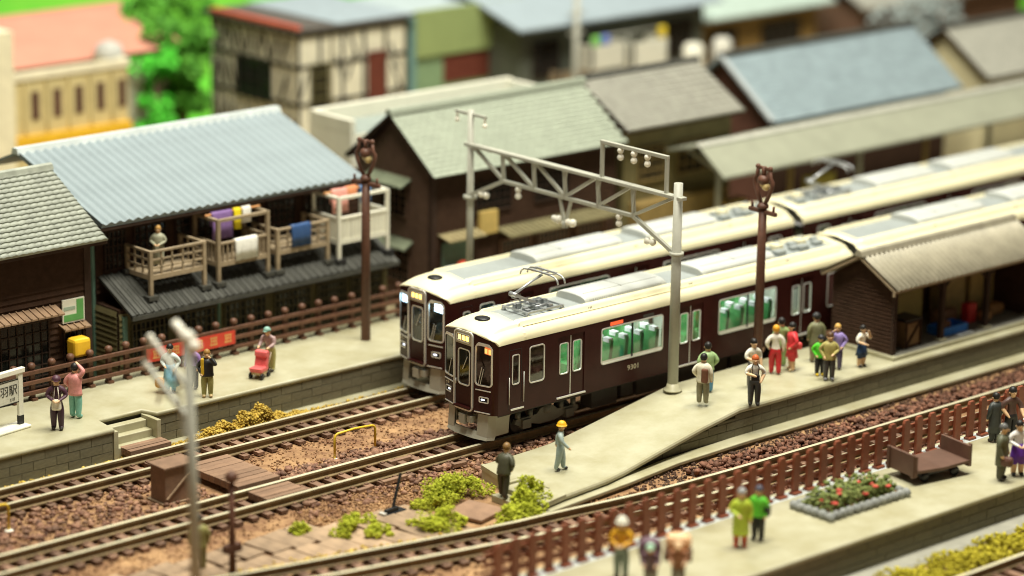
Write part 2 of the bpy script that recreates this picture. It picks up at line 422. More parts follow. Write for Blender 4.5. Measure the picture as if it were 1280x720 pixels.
# ------------------------------------------------------------------ ballast
def rnd_pts(n, x0, x1, y0, y1, z, keep=None, zj=0.04):
    out = []
    while len(out) < n:
        x, y = random.uniform(x0, x1), random.uniform(y0, y1)
        if keep and not keep(x, y): continue
        out.append((x, y, z+random.uniform(-zj, zj)))
    return out
def near_rail(x, y):
    for c in (T1Y, T2Y):
        for s in (-.69, .69):
            if abs(y-c-s) < 0.15: return True
    return False
def t3y(x):
    xs = [-30,-22,-14.3,-6,-3,2,10,60]; ys = [-2.6,-4.3,-6.25,-8.0,-8.4,-9.0,-9.15,-9.15]
    return float(np.interp(x, xs, ys))
def on_panel(x, y):
    return (-9.8 < x < -7.5 and -0.9 < y < 4.2) or (-10.4 < x < -8.1 and 5.9 < y < 7.3) or (-12 < x < -10.3 and 2 < y < 3.2)
def clear(x, y):
    if near_rail(x, y) or on_panel(x, y): return False
    if y < -2.2 and y < t3y(x)+1.2: return False
    return True
pt = rnd_pts(7500, -22, 4, -2.6, 6.9, -0.42, clear, 0.03)
struct(pebbles('ballast', pt, [random.uniform(.022,.06) for _ in pt], gravelm), 'sandy gravel ballast round the sleepers', 'stuff')
pt = rnd_pts(1500, -7.6, 3.5, 0.95, 2.9, -0.37, lambda x, y: clear(x, y) and random.random() < (1.1-abs(y-1.5)/.8-.25*(x > 0)), 0.09)
pt += rnd_pts(1000, -22, -9.9, 0.95, 4.1, -0.39, lambda x, y: clear(x, y) and random.random() < 0.9, 0.05)
pt += rnd_pts(520, -9, 6.5, -2.5, -1.0, -0.37, lambda x, y: clear(x, y) and random.random() < (0.25+(x+9)/12), 0.06)
struct(pebbles('track_rocks', pt, [random.uniform(.045,.12) if random.random() < .9 else random.uniform(.12,.19) for _ in pt], rockm, None, .75, .42), 'reddish brown stones heaped between the tracks', 'stuff')
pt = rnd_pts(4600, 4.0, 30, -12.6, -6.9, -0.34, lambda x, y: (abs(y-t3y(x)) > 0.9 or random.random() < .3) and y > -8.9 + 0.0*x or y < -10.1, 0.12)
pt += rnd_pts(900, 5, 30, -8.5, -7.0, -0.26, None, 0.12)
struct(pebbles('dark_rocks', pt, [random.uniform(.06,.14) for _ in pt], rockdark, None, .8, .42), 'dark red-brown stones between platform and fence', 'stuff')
pt = rnd_pts(1500, -20, 4, -11.8, -5, -0.42, lambda x, y: abs(y-t3y(x)) < 1.9 and abs(abs(y-t3y(x))-.69) > .17, 0.03)
struct(pebbles('fine_ballast', pt, [random.uniform(.03,.09) for _ in pt], gravelm), 'fine gravel along the curving track', 'stuff')
pt = rnd_pts(2200, -9.2, -3.4, -4.3, -1.2, -0.40, lambda x, y: clear(x, y) and (x+6.6)**2/7+(y+2.3)**2/2.2 < 1+random.uniform(-.3,.3), 0.05)
struct(pebbles('sand_heap', pt, [random.uniform(.025,.06) for _ in pt], gravelm), 'fine brown sand by the point lever', 'stuff')
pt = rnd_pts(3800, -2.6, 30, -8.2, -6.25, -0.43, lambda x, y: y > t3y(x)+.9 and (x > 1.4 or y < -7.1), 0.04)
struct(pebbles('shaded_gravel', pt, [random.uniform(.03,.075) for _ in pt], mat('shade_gravel', (.05,.025,.015), rough=.8, col2=(.12,.06,.035), island=.4), None, .8, .4), 'gravel strip below the island platform curb, coloured dark for the shade there', 'stuff')  # gravel coloured extra dark to paint in the shade below the curb
# tie-plates and lumps of timber by the front rail
for (x, y, a, l) in ((-4.4,-1.12,.02,1.1), (-2.9,0.35,.0,1.0), (-5.9,-1.25,.05,.5), (-1.6,-1.3,-.1,.55)):
    m_ = MB(); m_.box(-l/2, l/2, -.09, .09, -.08, .08)
    o = m_.build('loose_timber', deckboard, None, bevel=.02); o.location = (x, y, -.31); o.rotation_euler.z = a
    tag(o, {-4.4: 'long brown timber lying outside the front rail', -2.9: 'brown timber lying between the rails before the train', -5.9: 'short brown block by the front rail nearest the lever', -1.6: 'short brown block beside the rail under the train nose'}[x], 'timber')

# ------------------------------------------------------------------ platforms
def platform_slab(mb, poly, zt, th=0.17):
    """top slab with softly rounded lip; poly ccw list of (x,y) or (x,y,z)"""
    n = len(poly); P = [Vector((p[0], p[1], p[2] if len(p) > 2 else zt)) for p in poly]
    c = sum(P, Vector())/n
    def off(d, dz):
        out = []
        for k in range(n):
            a, b, e = P[k-1], P[k], P[(k+1) % n]
            d1 = (b-a); d1.z = 0; d1.normalize(); d2 = (e-b); d2.z = 0; d2.normalize()
            n1 = Vector((-d1.y, d1.x, 0)); n2 = Vector((-d2.y, d2.x, 0)); m = (n1+n2)
            if m.length < 1e-4: m = n1
            m.normalize(); q = b+m*(d/max(.4, m.dot(n1))); q.z += dz; out.append(q)
        return out
    rings = [off(0.06, 0), off(0.015, -0.02), off(0, -0.065), off(0, -th+.03), off(0.03, -th)]
    R_ = [[mb.vert(p) for p in r] for r in rings]
    mb.face(R_[0])
    for a, b in zip(R_[:-1], R_[1:]):
        for k in range(n):
            l = (k+1) % n; mb.face((b[k], b[l], a[l], a[k]), True)
    mb.face(R_[-1][::-1])
BLOCK = MB().box(-0.5, 0.5, -0.05, 0.05, -0.5, 0.5).mesh('block', blockm)
def blocks(parent, x0, x1, y, z0, z1, rows, bl, ztop=None):
    h = (z1-z0)/rows; g = 0.022
    for r in range(rows):
        x = x0 - (bl/2 if r % 2 else 0)
        while x < x1:
            a, b = max(x, x0), min(x+bl, x1); x += bl
            if b-a < 0.1: continue
            zt = z0+(r+1)*h; zb = z0+r*h
            lim = 9 if ztop is None else min(ztop(a), ztop(b))
            if zb+0.06 > lim: continue
            zt = min(zt, lim)
            inst('block', BLOCK, parent, ((a+b)/2, y+0.03+random.uniform(-.006,.006), (zb+zt)/2), scale=(b-a-g, 1, zt-zb-g))
def curb(mb, x0, x1, y0, y1, z0, z1):
    mb.ext([(y0, z0), (y1, z0), (y1, z1), (y0+.12, z1), (y0, z1-.1)], x0, x1, 'x')

# far platform (left), with a stepped notch
fp = bpy.data.objects.new('far_platform', None); COL.objects.link(fp); struct(fp, 'cream station platform behind the far track')
mb = MB()
FY1, FY2 = 6.75, 7.3
platform_slab(mb, [(-30,FY1),(-10.5,FY1),(-10.35,7.95),(-8.5,7.95),(-8.3,FY2),(60,FY2),(60,11.9),(-30,11.9)], 0.85)
mb.build('platform_top', concrete, fp)
mb = MB(); mb.box(-30, -10.55, FY1+.12, 11.8, GZ, .69); mb.box(-8.45, 60, FY2+.12, 11.8, GZ, .69); mb.box(-10.55, -8.45, 8.05, 11.8, GZ, .69)
mb.build('platform_core', jointm, fp)
blocks(fp, -20, -10.55, FY1+.06, -.32, .68, 3, 0.95); blocks(fp, -8.4, 5, FY2+.06, -.32, .68, 3, 0.95)
mb = MB(); curb(mb, -30, -10.6, FY1-.18, FY1+.15, GZ, -.30); curb(mb, -8.2, 60, FY2-.2, FY2+.15, GZ, -.30)
mb.build('curb', concrete, fp)
for k in range(3):
    mb = MB(); z1 = 0.58-0.27*k; y1 = 7.93-0.33*k
    mb.box(-10.3, -8.55, y1-.35 if k < 2 else y1-.4, y1, GZ, z1); mb.build('step', concrete, fp, bevel=.03)
mb = MB(); mb.box(-10.5, -10.3, 6.8, 7.95, GZ, .70); mb.box(-8.55, -8.38, 6.95, 7.95, GZ, .70); mb.build('step_cheek', concrete, fp, bevel=.02)

# island platform with ramp
ip = bpy.data.objects.new('island_platform', None); COL.objects.link(ip); struct(ip, 'cream island platform with a ramp down to its end')
IYN, IYF = -5.62, -1.9
def iz(x): return 0.05 if x < 1.7 else (0.85 if x > 8.0 else 0.05+0.8*(x-1.7)/6.3)
mb = MB()
def slab_strip(x0, x1, z0, z1, ya0, ya1, yb0, yb1):
    t = .20
    prof = lambda x, z, ya, yb: [(x, ya+.03, z-t), (x, ya, z-t+.04), (x, ya, z-.09), (x, ya+.04, z-.03), (x, ya+.12, z), (x, yb-.07, z), (x, yb-.02, z-.015), (x, yb, z-.06), (x, yb, z-t)]
    A = [mb.vert(p) for p in prof(x0, z0, ya0, yb0)]; B = [mb.vert(p) for p in prof(x1, z1, ya1, yb1)]
    n = len(A)
    for k in range(n): mb.face((A[k], B[k], B[(k+1) % n], A[(k+1) % n])[::-1] if False else (A[(k+1) % n], A[k], B[k], B[(k+1) % n])[::-1])
    return A, B
first = None
secs = [(-1.6, .05, -6.75, -2.6), (0.6, .05, -6.5, -2.5), (1.7, .06, -6.25, -2.42), (3.8, .317, -5.98, -2.28), (5.9, .58, -5.75, -2.12), (8.0, .85, IYN, -1.98), (12, .85, IYN, IYF), (60, .85, IYN, IYF)]
for a, b in zip(secs[:-1], secs[1:]):
    A, B = slab_strip(a[0], b[0], a[1], b[1], a[2], b[2], a[3], b[3])
    if first is None: first = A; mb.face(A)
mb.face(B[::-1])
# skewed end pieces left and right of the steps
mb.ext([(-2.95,-7.0), (-1.6,-6.75), (-1.6,-5.95), (-2.55,-5.95)], -.12, .05, 'z')
mb.ext([(-2.2,-4.45), (-1.6,-4.45), (-1.6,-2.6), (-1.75,-2.6)], -.12, .05, 'z')
o = mb.build('platform_top', concrete, ip)
mb = MB()
mb.ext([(1.72, GZ), (60, GZ), (60, .66), (8.0, .66), (1.72, -.13)], -5.5, -2.1, 'y')
mb.build('platform_core', jointm, ip)
mb = MB(); mb.box(-1.6, 1.7, -5.55, -2.65, GZ, -.14)
mb.ext([(-2.85,-6.9), (-1.6,-6.65), (-1.6,-5.98), (-2.5,-5.98)], GZ, -.1, 'z'); mb.ext([(-2.15,-4.42), (-1.6,-4.42), (-1.6,-2.65), (-1.75,-2.65)], GZ, -.1, 'z')
mb.ext([(-1.6,-6.6), (1.7,-6.12), (1.7,-5.6), (-1.6,-5.6)], GZ, -.145, 'z')
mb.build('end_wall', concrete, ip)
blocks(ip, 2.3, 30, IYN+.06, -.22, .68, 3, 0.92, lambda x: iz(x)-.21)
oc = [(-3.15,-7.2), (1.4,-6.74), (4.2,-6.34), (8,-6.2), (60,-6.2)]
def curb_strip(name, m, d, z0, z1, bev):
    mb = MB(); mb.ext([(x, y+d) for x, y in oc]+[(60,-5.55), (8,-5.55), (4.2,-5.7), (1.4,-6.1), (-2.9,-6.6)], z0, z1, 'z'); mb.build(name, m, ip, bevel=bev)
curb_strip('curb', concrete, 0, -.33, -.20, .03); curb_strip('curb_base', jointm, .07, GZ, -.33, 0)  # curb base takes the dark joint colour to paint in its shadowed front
for k in range(2):
    mb = MB(); mb.box(-2.2-.5*k-.35, -1.62-.5*k, -5.6, -4.6, GZ, -.04-.17*k); mb.build('step', concrete, ip, bevel=.03)
mb = MB(); mb.box(-2.45, -1.62, -5.94, -5.62, GZ, .045); mb.box(-2.35, -1.62, -4.58, -4.40, GZ, .04); mb.build('step_cheek', concrete, ip, bevel=.03)
# plinth under the shelter
mb = MB(); mb.box(16.7, 27, -5.35, -1.95, .85, 1.0); mb.build('plinth', concrete, ip, bevel=.03)
mb = MB(); mb.box(16.95, 26.9, -5.25, -2.1, 1.0, 1.012); mb.build('shelter_floor', mat('grey_floor', (.22,.21,.18), rough=.7, var=.2), ip)

# near platform
npf = bpy.data.objects.new('near_platform', None); COL.objects.link(npf); struct(npf, 'cream platform in the near corner with the picket fence')
NY0, NY1 = -17.45, -12.75
mb = MB(); platform_slab(mb, [(-22,NY0),(40,NY0),(40,NY1),(-22,NY1)], .85); mb.build('platform_top', concrete, npf)
mb = MB(); mb.box(-21.9, 40, NY0+.12, NY1-.12, GZ, .69); mb.build('platform_core', jointm, npf)
blocks(npf, -5, 14, NY0+.06, -.32, .68, 3, .92)
mb = MB(); curb(mb, -22, 40, NY0-.75, NY0+.1, GZ, -.25); mb.build('curb', mat('grey_curb', (.40,.39,.33), rough=.5), npf, bevel=.03)
mb = MB(); mb.box(-21.8, 40, -13.45, -12.95, .852, .856); mb.build('base_strip', mat('pale_strip', (.62,.66,.66), rough=.4, var=.1), npf)

# ------------------------------------------------------------------ fences
def left_fence():
    t = thing('slatted_fence', 'dark brown post and rail fence along the back of the far platform', 'fence', (-14, 11.35, .85))
    post = MB(); post.box(-.09, .09, -.07, .07, 0, 1.18); post.lathe((0,0,1.18), [(.10,0),(.145,.05),(.15,.12),(.11,.19),(.03,.225)], 10)
    post.box(-.11, .11, -.2, .1, .0, .1)
    pm = post.mesh('post', fenceold)
    x = -.9
    while x < 26: inst('post', pm, t, (x+random.uniform(-.02,.02), 0, random.uniform(-.015,.015)), (random.uniform(-.012,.012), random.uniform(-.025,.025), 0)); x += .815
    for k, z in enumerate((.30, .68, 1.05)):
        mb = MB(); mb.box(-1.5, 26, -.17, -.075, z-.075, z+.075); mb.build('rail', fenceold, t, bevel=.02)
left_fence()
def near_fence():
    t = thing('picket_fence', 'red-brown wide picket fence along the near platform', 'fence', (-10, -13.2, .85))
    p = MB(); p.ext([(-.155,.06), (.155,.06), (.155,1.28), (.10,1.39), (-.10,1.39), (-.155,1.28)], -.06, .06, 'y'); p.box(-.19, .19, -.17, .1, .004, .09)
    pm = p.mesh('picket', fencem)
    x = -.5
    while x < 34: inst('picket', pm, t, (x+random.uniform(-.015,.015), 0, 0), (0, random.uniform(-.022,.022), 0), (1, 1, random.uniform(.985,1.02)), bevel=.015); x += .69
    for z in (.38, .74, 1.08):
        mb = MB(); mb.box(-1, 34, .062, .13, z-.085, z+.085); mb.build('rail', fencem, t, bevel=.015)
near_fence()
# red banner in two lengths on the left fence
for (x0, x1, s, lab) in ((-6.0, -4.25, 2, 'left length of the red banner on the fence, half hidden by the grey mast'), (-3.95, -1.95, 3, 'right length of the red banner tied to the dark fence')):
    mb = MB(); mb.box(x0, x1, 11.125, 11.15, 1.33, 1.85); o = mb.build('banner', redbanner); tag(o, lab, 'banner', 'red banners on the fence')
    for k in range(s):   # worn gold characters, too small to read
        c = x0+(x1-x0)*(k+.5)/s; g = MB()
        for (a, b, u, w) in ((-.16,.16,.14,.05), (-.12,.12,.02,.05), (-.17,.17,-.12,.05)): g.box(c+a, c+b, 11.118, 11.125, 1.59+u-w/2, 1.59+u+w/2)
        for a in (-.11, .02 if k % 2 else -.02, .12): g.box(c+a-.022, c+a+.022, 11.119, 11.125, 1.59-.16, 1.59+.18)
        g.build('lettering', mat('worn_gold', (.60,.30,.10), rough=.5), o)

# ------------------------------------------------------------------ boards and planks
def plank(l, w, h, m, name='plank'):
    b = MB(); b.box(-w/2, w/2, -l/2, l/2, 0, h); return b.mesh(name, m)
bw = thing('plank_walkway', 'weathered brown planks laid between the front track and the curving track', 'walkway', (-10, -4, -.44))
PL = [plank(1, .86, .1, plankm) for _ in range(4)]
x = -20.0
k = 0
while x < -5.6:
    ye = t3y(x)+1.25; ys = -2.55+random.uniform(-.2,.2) - (0.55 if x > -9 else 0); n = 1 if ys-ye < 1.6 else 2
    L = (ys-ye)/n
    for j in range(n):
        if random.random() < .06: continue
        if L > .5: inst('plank', PL[k % 4], bw, (x+10+random.uniform(-.04,.04), ys-L*(j+.5)+4, random.uniform(0,.05)), (random.uniform(-.02,.02), random.uniform(-.03,.03), random.uniform(-.07,.07)+.12), (random.uniform(.92,1.06), L*.97, 1), bevel=.015)
        k += 1
    x += .93
o = MB().box(-.75, .75, -.75, .75, 0, .12).build('board', deckboard, None, bevel=.02, loc=(-4.35,-5.25,-.40)); o.rotation_euler.z = .25
tag(o, 'brown board laid at the foot of the platform steps', 'board')
def crossing(name, label, x0, x1, y0, y1, z, n, along='x'):
    t = thing(name, label, 'crossing boards', ((x0+x1)/2, (y0+y1)/2, z-.25))
    w = (y1-y0)/n
    me = MB().box(-(x1-x0)/2, (x1-x0)/2, -w/2+.012, w/2-.012, 0, .25).mesh('plank', deckboard)
    for k in range(n): inst('plank', me, t, (0, -(y1-y0)/2+w*(k+.5), random.uniform(-.01,.01)), bevel=.012)
crossing('crossing_deck', 'brown boarded crossing deck between the two main tracks', -9.5, -7.7, 1.0, 4.0, 0.02, 9)
crossing('crossing_deck', 'brown boards filling the front track between its rails', -9.5, -7.8, -.62, .46, 0.0, 4)
crossing('crossing_deck', 'reddish boards between the far track and the platform steps', -10.15, -8.4, 6.3, 7.0, 0.05, 3)
# relay box
t = thing('relay_cabinet', 'dark brown wooden cabinet with diagonal brace between the main tracks', 'cabinet', (-11.1, 2.5, GZ))
MB().box(-.62, .62, -.42, .42, .06, 1.25).build('body', deckboard, t, bevel=.02)
MB().box(-.70, .70, -.50, .50, 1.25, 1.34).build('lid', deckboard, t, bevel=.02)
MB().box(-.72, .72, -.52, .52, 0, .06).build('base', plankm, t)
MB().bar((-.56,-.45,.2), (.56,-.45,1.15), .05, .07, (0,1,0)).build('brace', plankm, t)
# yellow hoops
def hoop(loc, L, a, label):
    t = thing('yellow_guard_rail', label, 'guard rail', loc, a, 'yellow guard rails between the tracks')
    MB().tube([(0,0,0), (0,0,.82), (.05,0,.91), (.14,0,.95), (L*.5,.02,.99), (L-.14,0,.97), (L-.05,0,.93), (L,0,.84), (L,0,0)], .045, 8).build('pipe', yellowpipe, t)
    for x in (0, L): MB().lathe((x,0,0), [(.16,0),(.14,.05),(.06,.07)], 10).build('foot', porcelain, t)
hoop((-4.55, 1.95, -.36), 1.75, -.06, 'bent yellow pipe guard rail before the front train')
hoop((-18.9, 3.2, -.40), 1.75, 0.0, 'yellow pipe guard rail at the left edge of the picture')
# point lever
t = thing('point_lever', 'black point lever on a small base plate', 'lever', (-6.55, -3.55, -.40), .1)
MB().box(-.55, .55, -.17, .17, 0, .1).build('base_plate', mat('wet_black', (.02,.022,.025), rough=.22), t, bevel=.02)
MB().box(-.32, .28, -.07, .07, .1, .24).build('housing', darkmetal, t, bevel=.03)
MB().bar((.05,0,.2), (.62,0.2,1.25), .09, .06).build('handle', black, t)
MB().box(-.5, -.36, -.13, .13, .1, .16).build('bolt_plate', silver, t)

# ------------------------------------------------------------------ trains
HW, ZB, ZE = 1.40, 1.12, 3.70
def side_P(sgn, y=HW):
    # sgn -1: near side (faces -y); +1: far side (faces +y)
    if sgn < 0: return lambda u, z, n: (u, -y+n, z)
    return lambda u, z, n: (u, y-n, z)
def add_window(root, x0, x1, z0, z1, sgn, r=.10, t=.045, mull=False, y=HW, gl=None, name='window'):
    cx, cz = (x0+x1)/2, (z0+z1)/2; P0 = side_P(sgn, y)
    P = (lambda u, z, n: P0(cx+u, cz+z, n)) if sgn < 0 else (lambda u, z, n: P0(cx-u, cz+z, n))
    mb = MB(); ring(mb, x1-x0, z1-z0, r, t, P, -.022, .03)
    f = mb.build(name, silver, root)
    g = MB(); pts = rrect(x1-x0-.02, z1-z0-.02, r); g.poly([P(a, b, .012) for a, b in pts]); g.build('pane', gl or winglass, f)
    if mull:
        m = MB(); c = [P(-.05, -(z1-z0)/2+.02, .002), P(.05, -(z1-z0)/2+.02, .002), P(.05, (z1-z0)/2-.02, .002), P(-.05, (z1-z0)/2-.02, .002)]
        m.poly(c); m.build('mullion', black, f)
        s_ = MB(); w = (x1-x0)/2-.05
        s_.poly([P(-w, -(z1-z0)/2+.03, .006), P(w, -(z1-z0)/2+.03, .006), P(w, -(z1-z0)/2+.12, .006), P(-w, -(z1-z0)/2+.12, .006)]); s_.build('sash', silver, f)
    return f
SEAT = None; HEAD = None
def seat_meshes():
    global SEAT, HEAD
    b = MB(); b.box(-.25, .25, -.46, .46, 0, .42); b.ext([(.12,.35), (.30,.35), (.42,1.62), (.27,1.66)], -.46, .46, 'y'); SEAT = b.mesh('seat', seatm)
    h = MB()
    for c in (-.24, .24): h.box(.24, .445, c-.15, c+.15, 1.54, 1.70)
    HEAD = h.mesh('headrest', seatwhite)
seat_meshes()
def roof_prof(x, crest, recess):
    """half profile list (y,z) from eave to middle"""
    if recess: return [(1.41,3.68), (1.41,3.80), (1.36,3.93), (1.24,4.03), (1.09,4.09), (1.07,4.10), (1.05,4.23), (.98,4.29), (.84,4.30), (.79,4.20), (0,4.215)]
    full = [(1.41,3.68), (1.41,3.80), (1.36,3.93), (1.24,4.03), (1.09,4.09), (1.07,4.10), (1.04,4.18), (.98,4.22), (.84,4.26), (.79,4.275), (0,4.37)]
    rim = [(1.41,3.66), (1.40,3.71), (1.35,3.79), (1.23,3.86), (1.09,3.905), (1.07,3.91), (1.04,3.915), (.98,3.925), (.84,3.95), (.79,3.96), (0,4.06)]
    k = crest
    return [(a[0], a[1]*(1-k)+b[1]*k) for a, b in zip(rim, full)]
def make_car(label, loc, L, lead, doors, wins, smalls, acs, pantos, number, group, dest_lit, side_led=None, gear=(), lit=True):
    t = thing('train_car', label, 'train car', loc, 0, group)
    x_front = .115 if lead else .06
    Z0, Z1 = 2.05, 3.38
    dh = [(d-.66, d+.66, 1.24, 3.46) for d in doors]
    holes = dh + [(a, b, Z0, Z1) for a, b in wins] + [(a, b, Z0, Z1) for a, b in smalls]
    crew = (.62, 1.20, 1.22, 3.40)
    for sgn in (-1, 1):
        mb = MB(); P = side_P(sgn)
        hs = holes + ([(crew[0]+.14, crew[1]-.12, 2.15, 3.22)] if lead else [])
        mb.wall_holes(x_front, L-.05, ZB, ZE+.02, hs, P, .06)
        mb.box(x_front, L-.05, (-HW+.0) if sgn < 0 else HW-.05, (-HW+.05) if sgn < 0 else HW, ZB-.02, ZB)
        o = mb.build('side_panel', maroon, t)
        for d in doors:
            D = MB(); yd = HW-.035; PD = side_P(sgn, yd)
            ws = [(d-.53, d-.12, 2.06, 3.20), (d+.12, d+.53, 2.06, 3.20)]
            D.wall_holes(d-.66, d+.66, 1.24, 3.46, ws, PD, .03)
            do = D.build('door', maroon, t)
            for w in ws: add_window(do, *w, sgn, .08, .036, y=yd)
            s_ = MB(); PP = side_P(sgn, yd)
            s_.poly([PP(d-.018, 1.26, -.012), PP(d+.018, 1.26, -.012), PP(d+.018, 3.44, -.012), PP(d-.018, 3.44, -.012)]); s_.build('seam', silver, do)
            s_ = MB(); yy = sorted([sgn*(HW-.02), sgn*(HW+.06)]); s_.box(d-.70, d+.70, yy[0], yy[1], 1.185, 1.235); s_.build('sill', silver, do)
        for a, b in wins: add_window(t, a, b, Z0, Z1, sgn, .11, .048, True)
        for a, b in smalls: add_window(t, a, b, Z0, Z1, sgn, .11, .045)
        if lead:
            cw = add_window(t, crew[0]+.14, crew[1]-.12, 2.15, 3.22, sgn, .07, .04, gl=cabglass, name='crew_door_window')
            for x in (crew[0]-.03, crew[1]+.08):
                MB().tube([(x, sgn*(HW+.05), 1.45), (x, sgn*(HW+.05), 2.55 if x > 1 else 2.45)], .018, 6).build('handrail', silver, t)
            yy = sorted([sgn*(HW-.02), sgn*(HW+.03)]); MB().box(crew[0]+.08, crew[1]+.12, yy[0], yy[1], 1.20, 1.26).build('step_plate', silver, t)
            g = MB()
            for x in (crew[0], crew[1]): g.box(x-.008, x+.008, *sorted([sgn*(HW-.02), sgn*(HW+.004)]), 1.25, 3.42)
            g.box(crew[0], crew[1], *sorted([sgn*(HW-.02), sgn*(HW+.004)]), 3.41, 3.425)
            g.build('crew_door_gap', black, t)
        if side_led and sgn < 0:
            MB().box(side_led-.32, side_led+.32, -HW-.008, -HW+.02, 3.43, 3.56).build('side_display', sidered, t)
            MB().box(side_led+1.35, side_led+1.9, -HW-.006, -HW+.02, 3.44, 3.54).build('side_lamp', under, t)
        if number and sgn < 0:
            me = text_mesh(number, .27, goldink, .003); inst('number', me, t, (6.75, -HW-.006, 1.66), (R(90),0,0), (1.15,1,1))
    # floor, inner ceiling, ends
    MB().box(x_front, L-.05, -1.34, 1.34, 1.16, 1.2).build('floor', inner, t)
    MB().box(x_front+1.6 if lead else .1, L-.1, -1.34, 1.34, 3.56, 3.6).build('ceiling', seatwhite, t)
    MB().box(2.7 if lead else .5, L-.5, -.45, .45, 3.53, 3.555).build('ceiling_light', glow if lit else seatwhite, t)
    MB().box(L-.07, L-.02, -HW+.02, HW-.02, ZB, 3.72).build('end_wall', maroon, t)
    if lead: MB().box(2.52, 2.56, -1.34, 1.34, 1.2, 3.6).build('cab_wall', mat('cab_wall', (.10,.11,.10), rough=.6), t)
    li = MB(); li.box(x_front+1.7 if lead else .2, L-.2, 1.29, 1.31, 1.2, 2.02); li.box(x_front+1.7 if lead else .2, L-.2, 1.29, 1.31, 3.40, 3.56)
    for d in doors:
        for e in (-.74, .74): li.box(d+e-.02, d+e+.02, .5, 1.28, 1.2, 2.6)
    li.build('lining', mat('pale_lining', (.62,.68,.60), rough=.5), t)
    # seats in the window bays
    for a, b in wins:
        n = 4; st = (b-a)/n
        for k in range(n):
            for y in (-.86, .86):
                s_ = inst('seat', SEAT, t, (a+st*(k+.35), y, 1.2)); inst('headrest', HEAD, s_)
    # roof
    sec = []
    if lead: sec += [(0, 0, 0), (.04, .16, 0), (.12, .34, 0), (.28, .58, 0), (.55, .82, 0), (.95, .96, 0), (1.3, 1, 0), (1.42, 1, 1)]
    else: sec += [(.03, .8, 0), (.12, 1, 0), (.5, 1, 0), (.56, 1, 1)]
    sec += [(L-.5, 1, 1), (L-.44, 1, 0), (L-.1, 1, 0), (L-.02, .8, 0)]
    mb = MB(); rg = []
    for x, k, rc in sec:
        h = roof_prof(x, k, rc); full = [(-y, z) for y, z in h]+[(y, z) for y, z in h[::-1]][1:]
        nar = 1.0
        row = []
        for (y, z) in full:
            xx = x
            if lead and x < .95:  # nose plan: sides swept back
                xx = (nose_x(y)-.03)*(1-x/.95)+x
            row.append(mb.vert((xx, y, z)))
        rg.append(row)
    m = len(rg[0])
    for a, b, sa, sb in zip(rg[:-1], rg[1:], sec[:-1], sec[1:]):
        for j in range(m-1):
            rec = sa[2] and sb[2] and 9 <= j < m-1-9
            mb.cur = 1 if rec else 0
            mb.face((a[j], a[j+1], b[j+1], b[j]), not (sa[2] != sb[2]) and not (7 <= j <= m-9 and sa[2]))
    mb.cur = 0
    mb.face(rg[-1]); 
    if lead: mb.face(rg[0][::-1])
    rf = mb.build('roof', [cream, roofgrey], t)
    for p in rf.data.polygons: pass
    # roof edge strips
    for s_ in (-1, 1):
        MB().box(1.5 if lead else .6, L-.55, s_*1.115-.018, s_*1.115+.018, 4.09, 4.115).build('gutter_strip', cream, t)
    # coolers
    for (a, b) in acs:
        mb = MB(); prof = [(-.76,4.20), (-.77,4.33), (-.70,4.43), (-.52,4.50), (-.2,4.53), (.2,4.53), (.52,4.50), (.70,4.43), (.77,4.33), (.76,4.20)]
        A = []
        for x, k in ((a, .82), (a+.04, .95), (a+.14, 1), (b-.14, 1), (b-.04, .95), (b, .82)):
            A.append([mb.vert((x, y*(.97+.03*k), 4.20+(z-4.20)*k)) for y, z in prof])
        for q, r_ in zip(A[:-1], A[1:]):
            for j in range(9): mb.face((q[j+1], q[j], r_[j], r_[j+1])[::-1], True)
        mb.face(A[0][::-1]); mb.face(A[-1])
        c = mb.build('cooler', acm, t)
        # panel lines and grille
        g = MB(); n = max(2, int((b-a)/1.4))
        for k in range(1, n): x = a+(b-a)*k/n; g.box(x-.008, x+.008, -.5, .5, 4.502, 4.537)
        for s_ in (-.42, .42): g.box(a+.2, b-.2, s_-.008, s_+.008, 4.49, 4.522)
        g.build('panel_line', mat('cooler_line', (.40,.40,.37), rough=.5), c)
        for s_ in (-1, 1):
            gr = MB()
            x = a+.25
            while x < b-.25: gr.bar((x, s_*.775, 4.26), (x, s_*.765, 4.37), .025, .02); x += .09
            gr.build('grille', mat('cooler_line2', (.36,.36,.33), rough=.5), c)['kind'] = 'stuff'
    for x0_ in gear:
        for (dx, dy, w, d, h) in ((0,-.35,.5,.35,.18), (.55,.25,.4,.4,.22), (1.05,-.2,.45,.3,.16), (1.5,.3,.35,.3,.14), (.3,.45,.3,.2,.12), (1.0,.55,.25,.2,.2)):
            MB().box(x0_+dx, x0_+dx+w, dy-d/2, dy+d/2, 4.215, 4.215+h).build('roof_box', roofgrey if dx != .55 else cream, t, bevel=.03)
    for px, up_, dr in pantos: pantograph(t, px, up_, dr)
    # vents, hatch ribs on the cantrail
    for x in (4.75, 9.9, 15.2):
        v = MB()
        for k in range(3): v.box(x+.07*k, x+.07*k+.025, -1.066, -1.035, 4.13, 4.21)
        v.build('vent', under, t)
    # small rail on the far roof side
    if lead: MB().tube([(-0+1.9, .95, 4.15), (1.9, .95, 4.30), (2.3, .95, 4.30), (2.3, .95, 4.15)], .025, 6).build('roof_step', roofgrey, t)
    # underframe
    mb = MB(); mb.box(.3, L-.2, -1.2, 1.2, .98, 1.13); mb.build('underframe', under, t)
    for (a, b, z) in ((4.9,6.2,.36), (6.4,7.0,.5), (7.2,9.0,.40), (9.3,10.4,.42), (10.6,12.0,.36), (12.2,13.6,.45)):
        MB().box(a, b, -1.16, -.55, z, .98).build('equipment_box', bogiem if (a*10) % 2 > 1 else under, t, bevel=.03)
        MB().box(a+.1, b, .55, 1.16, z, .98).build('equipment_box', under, t)
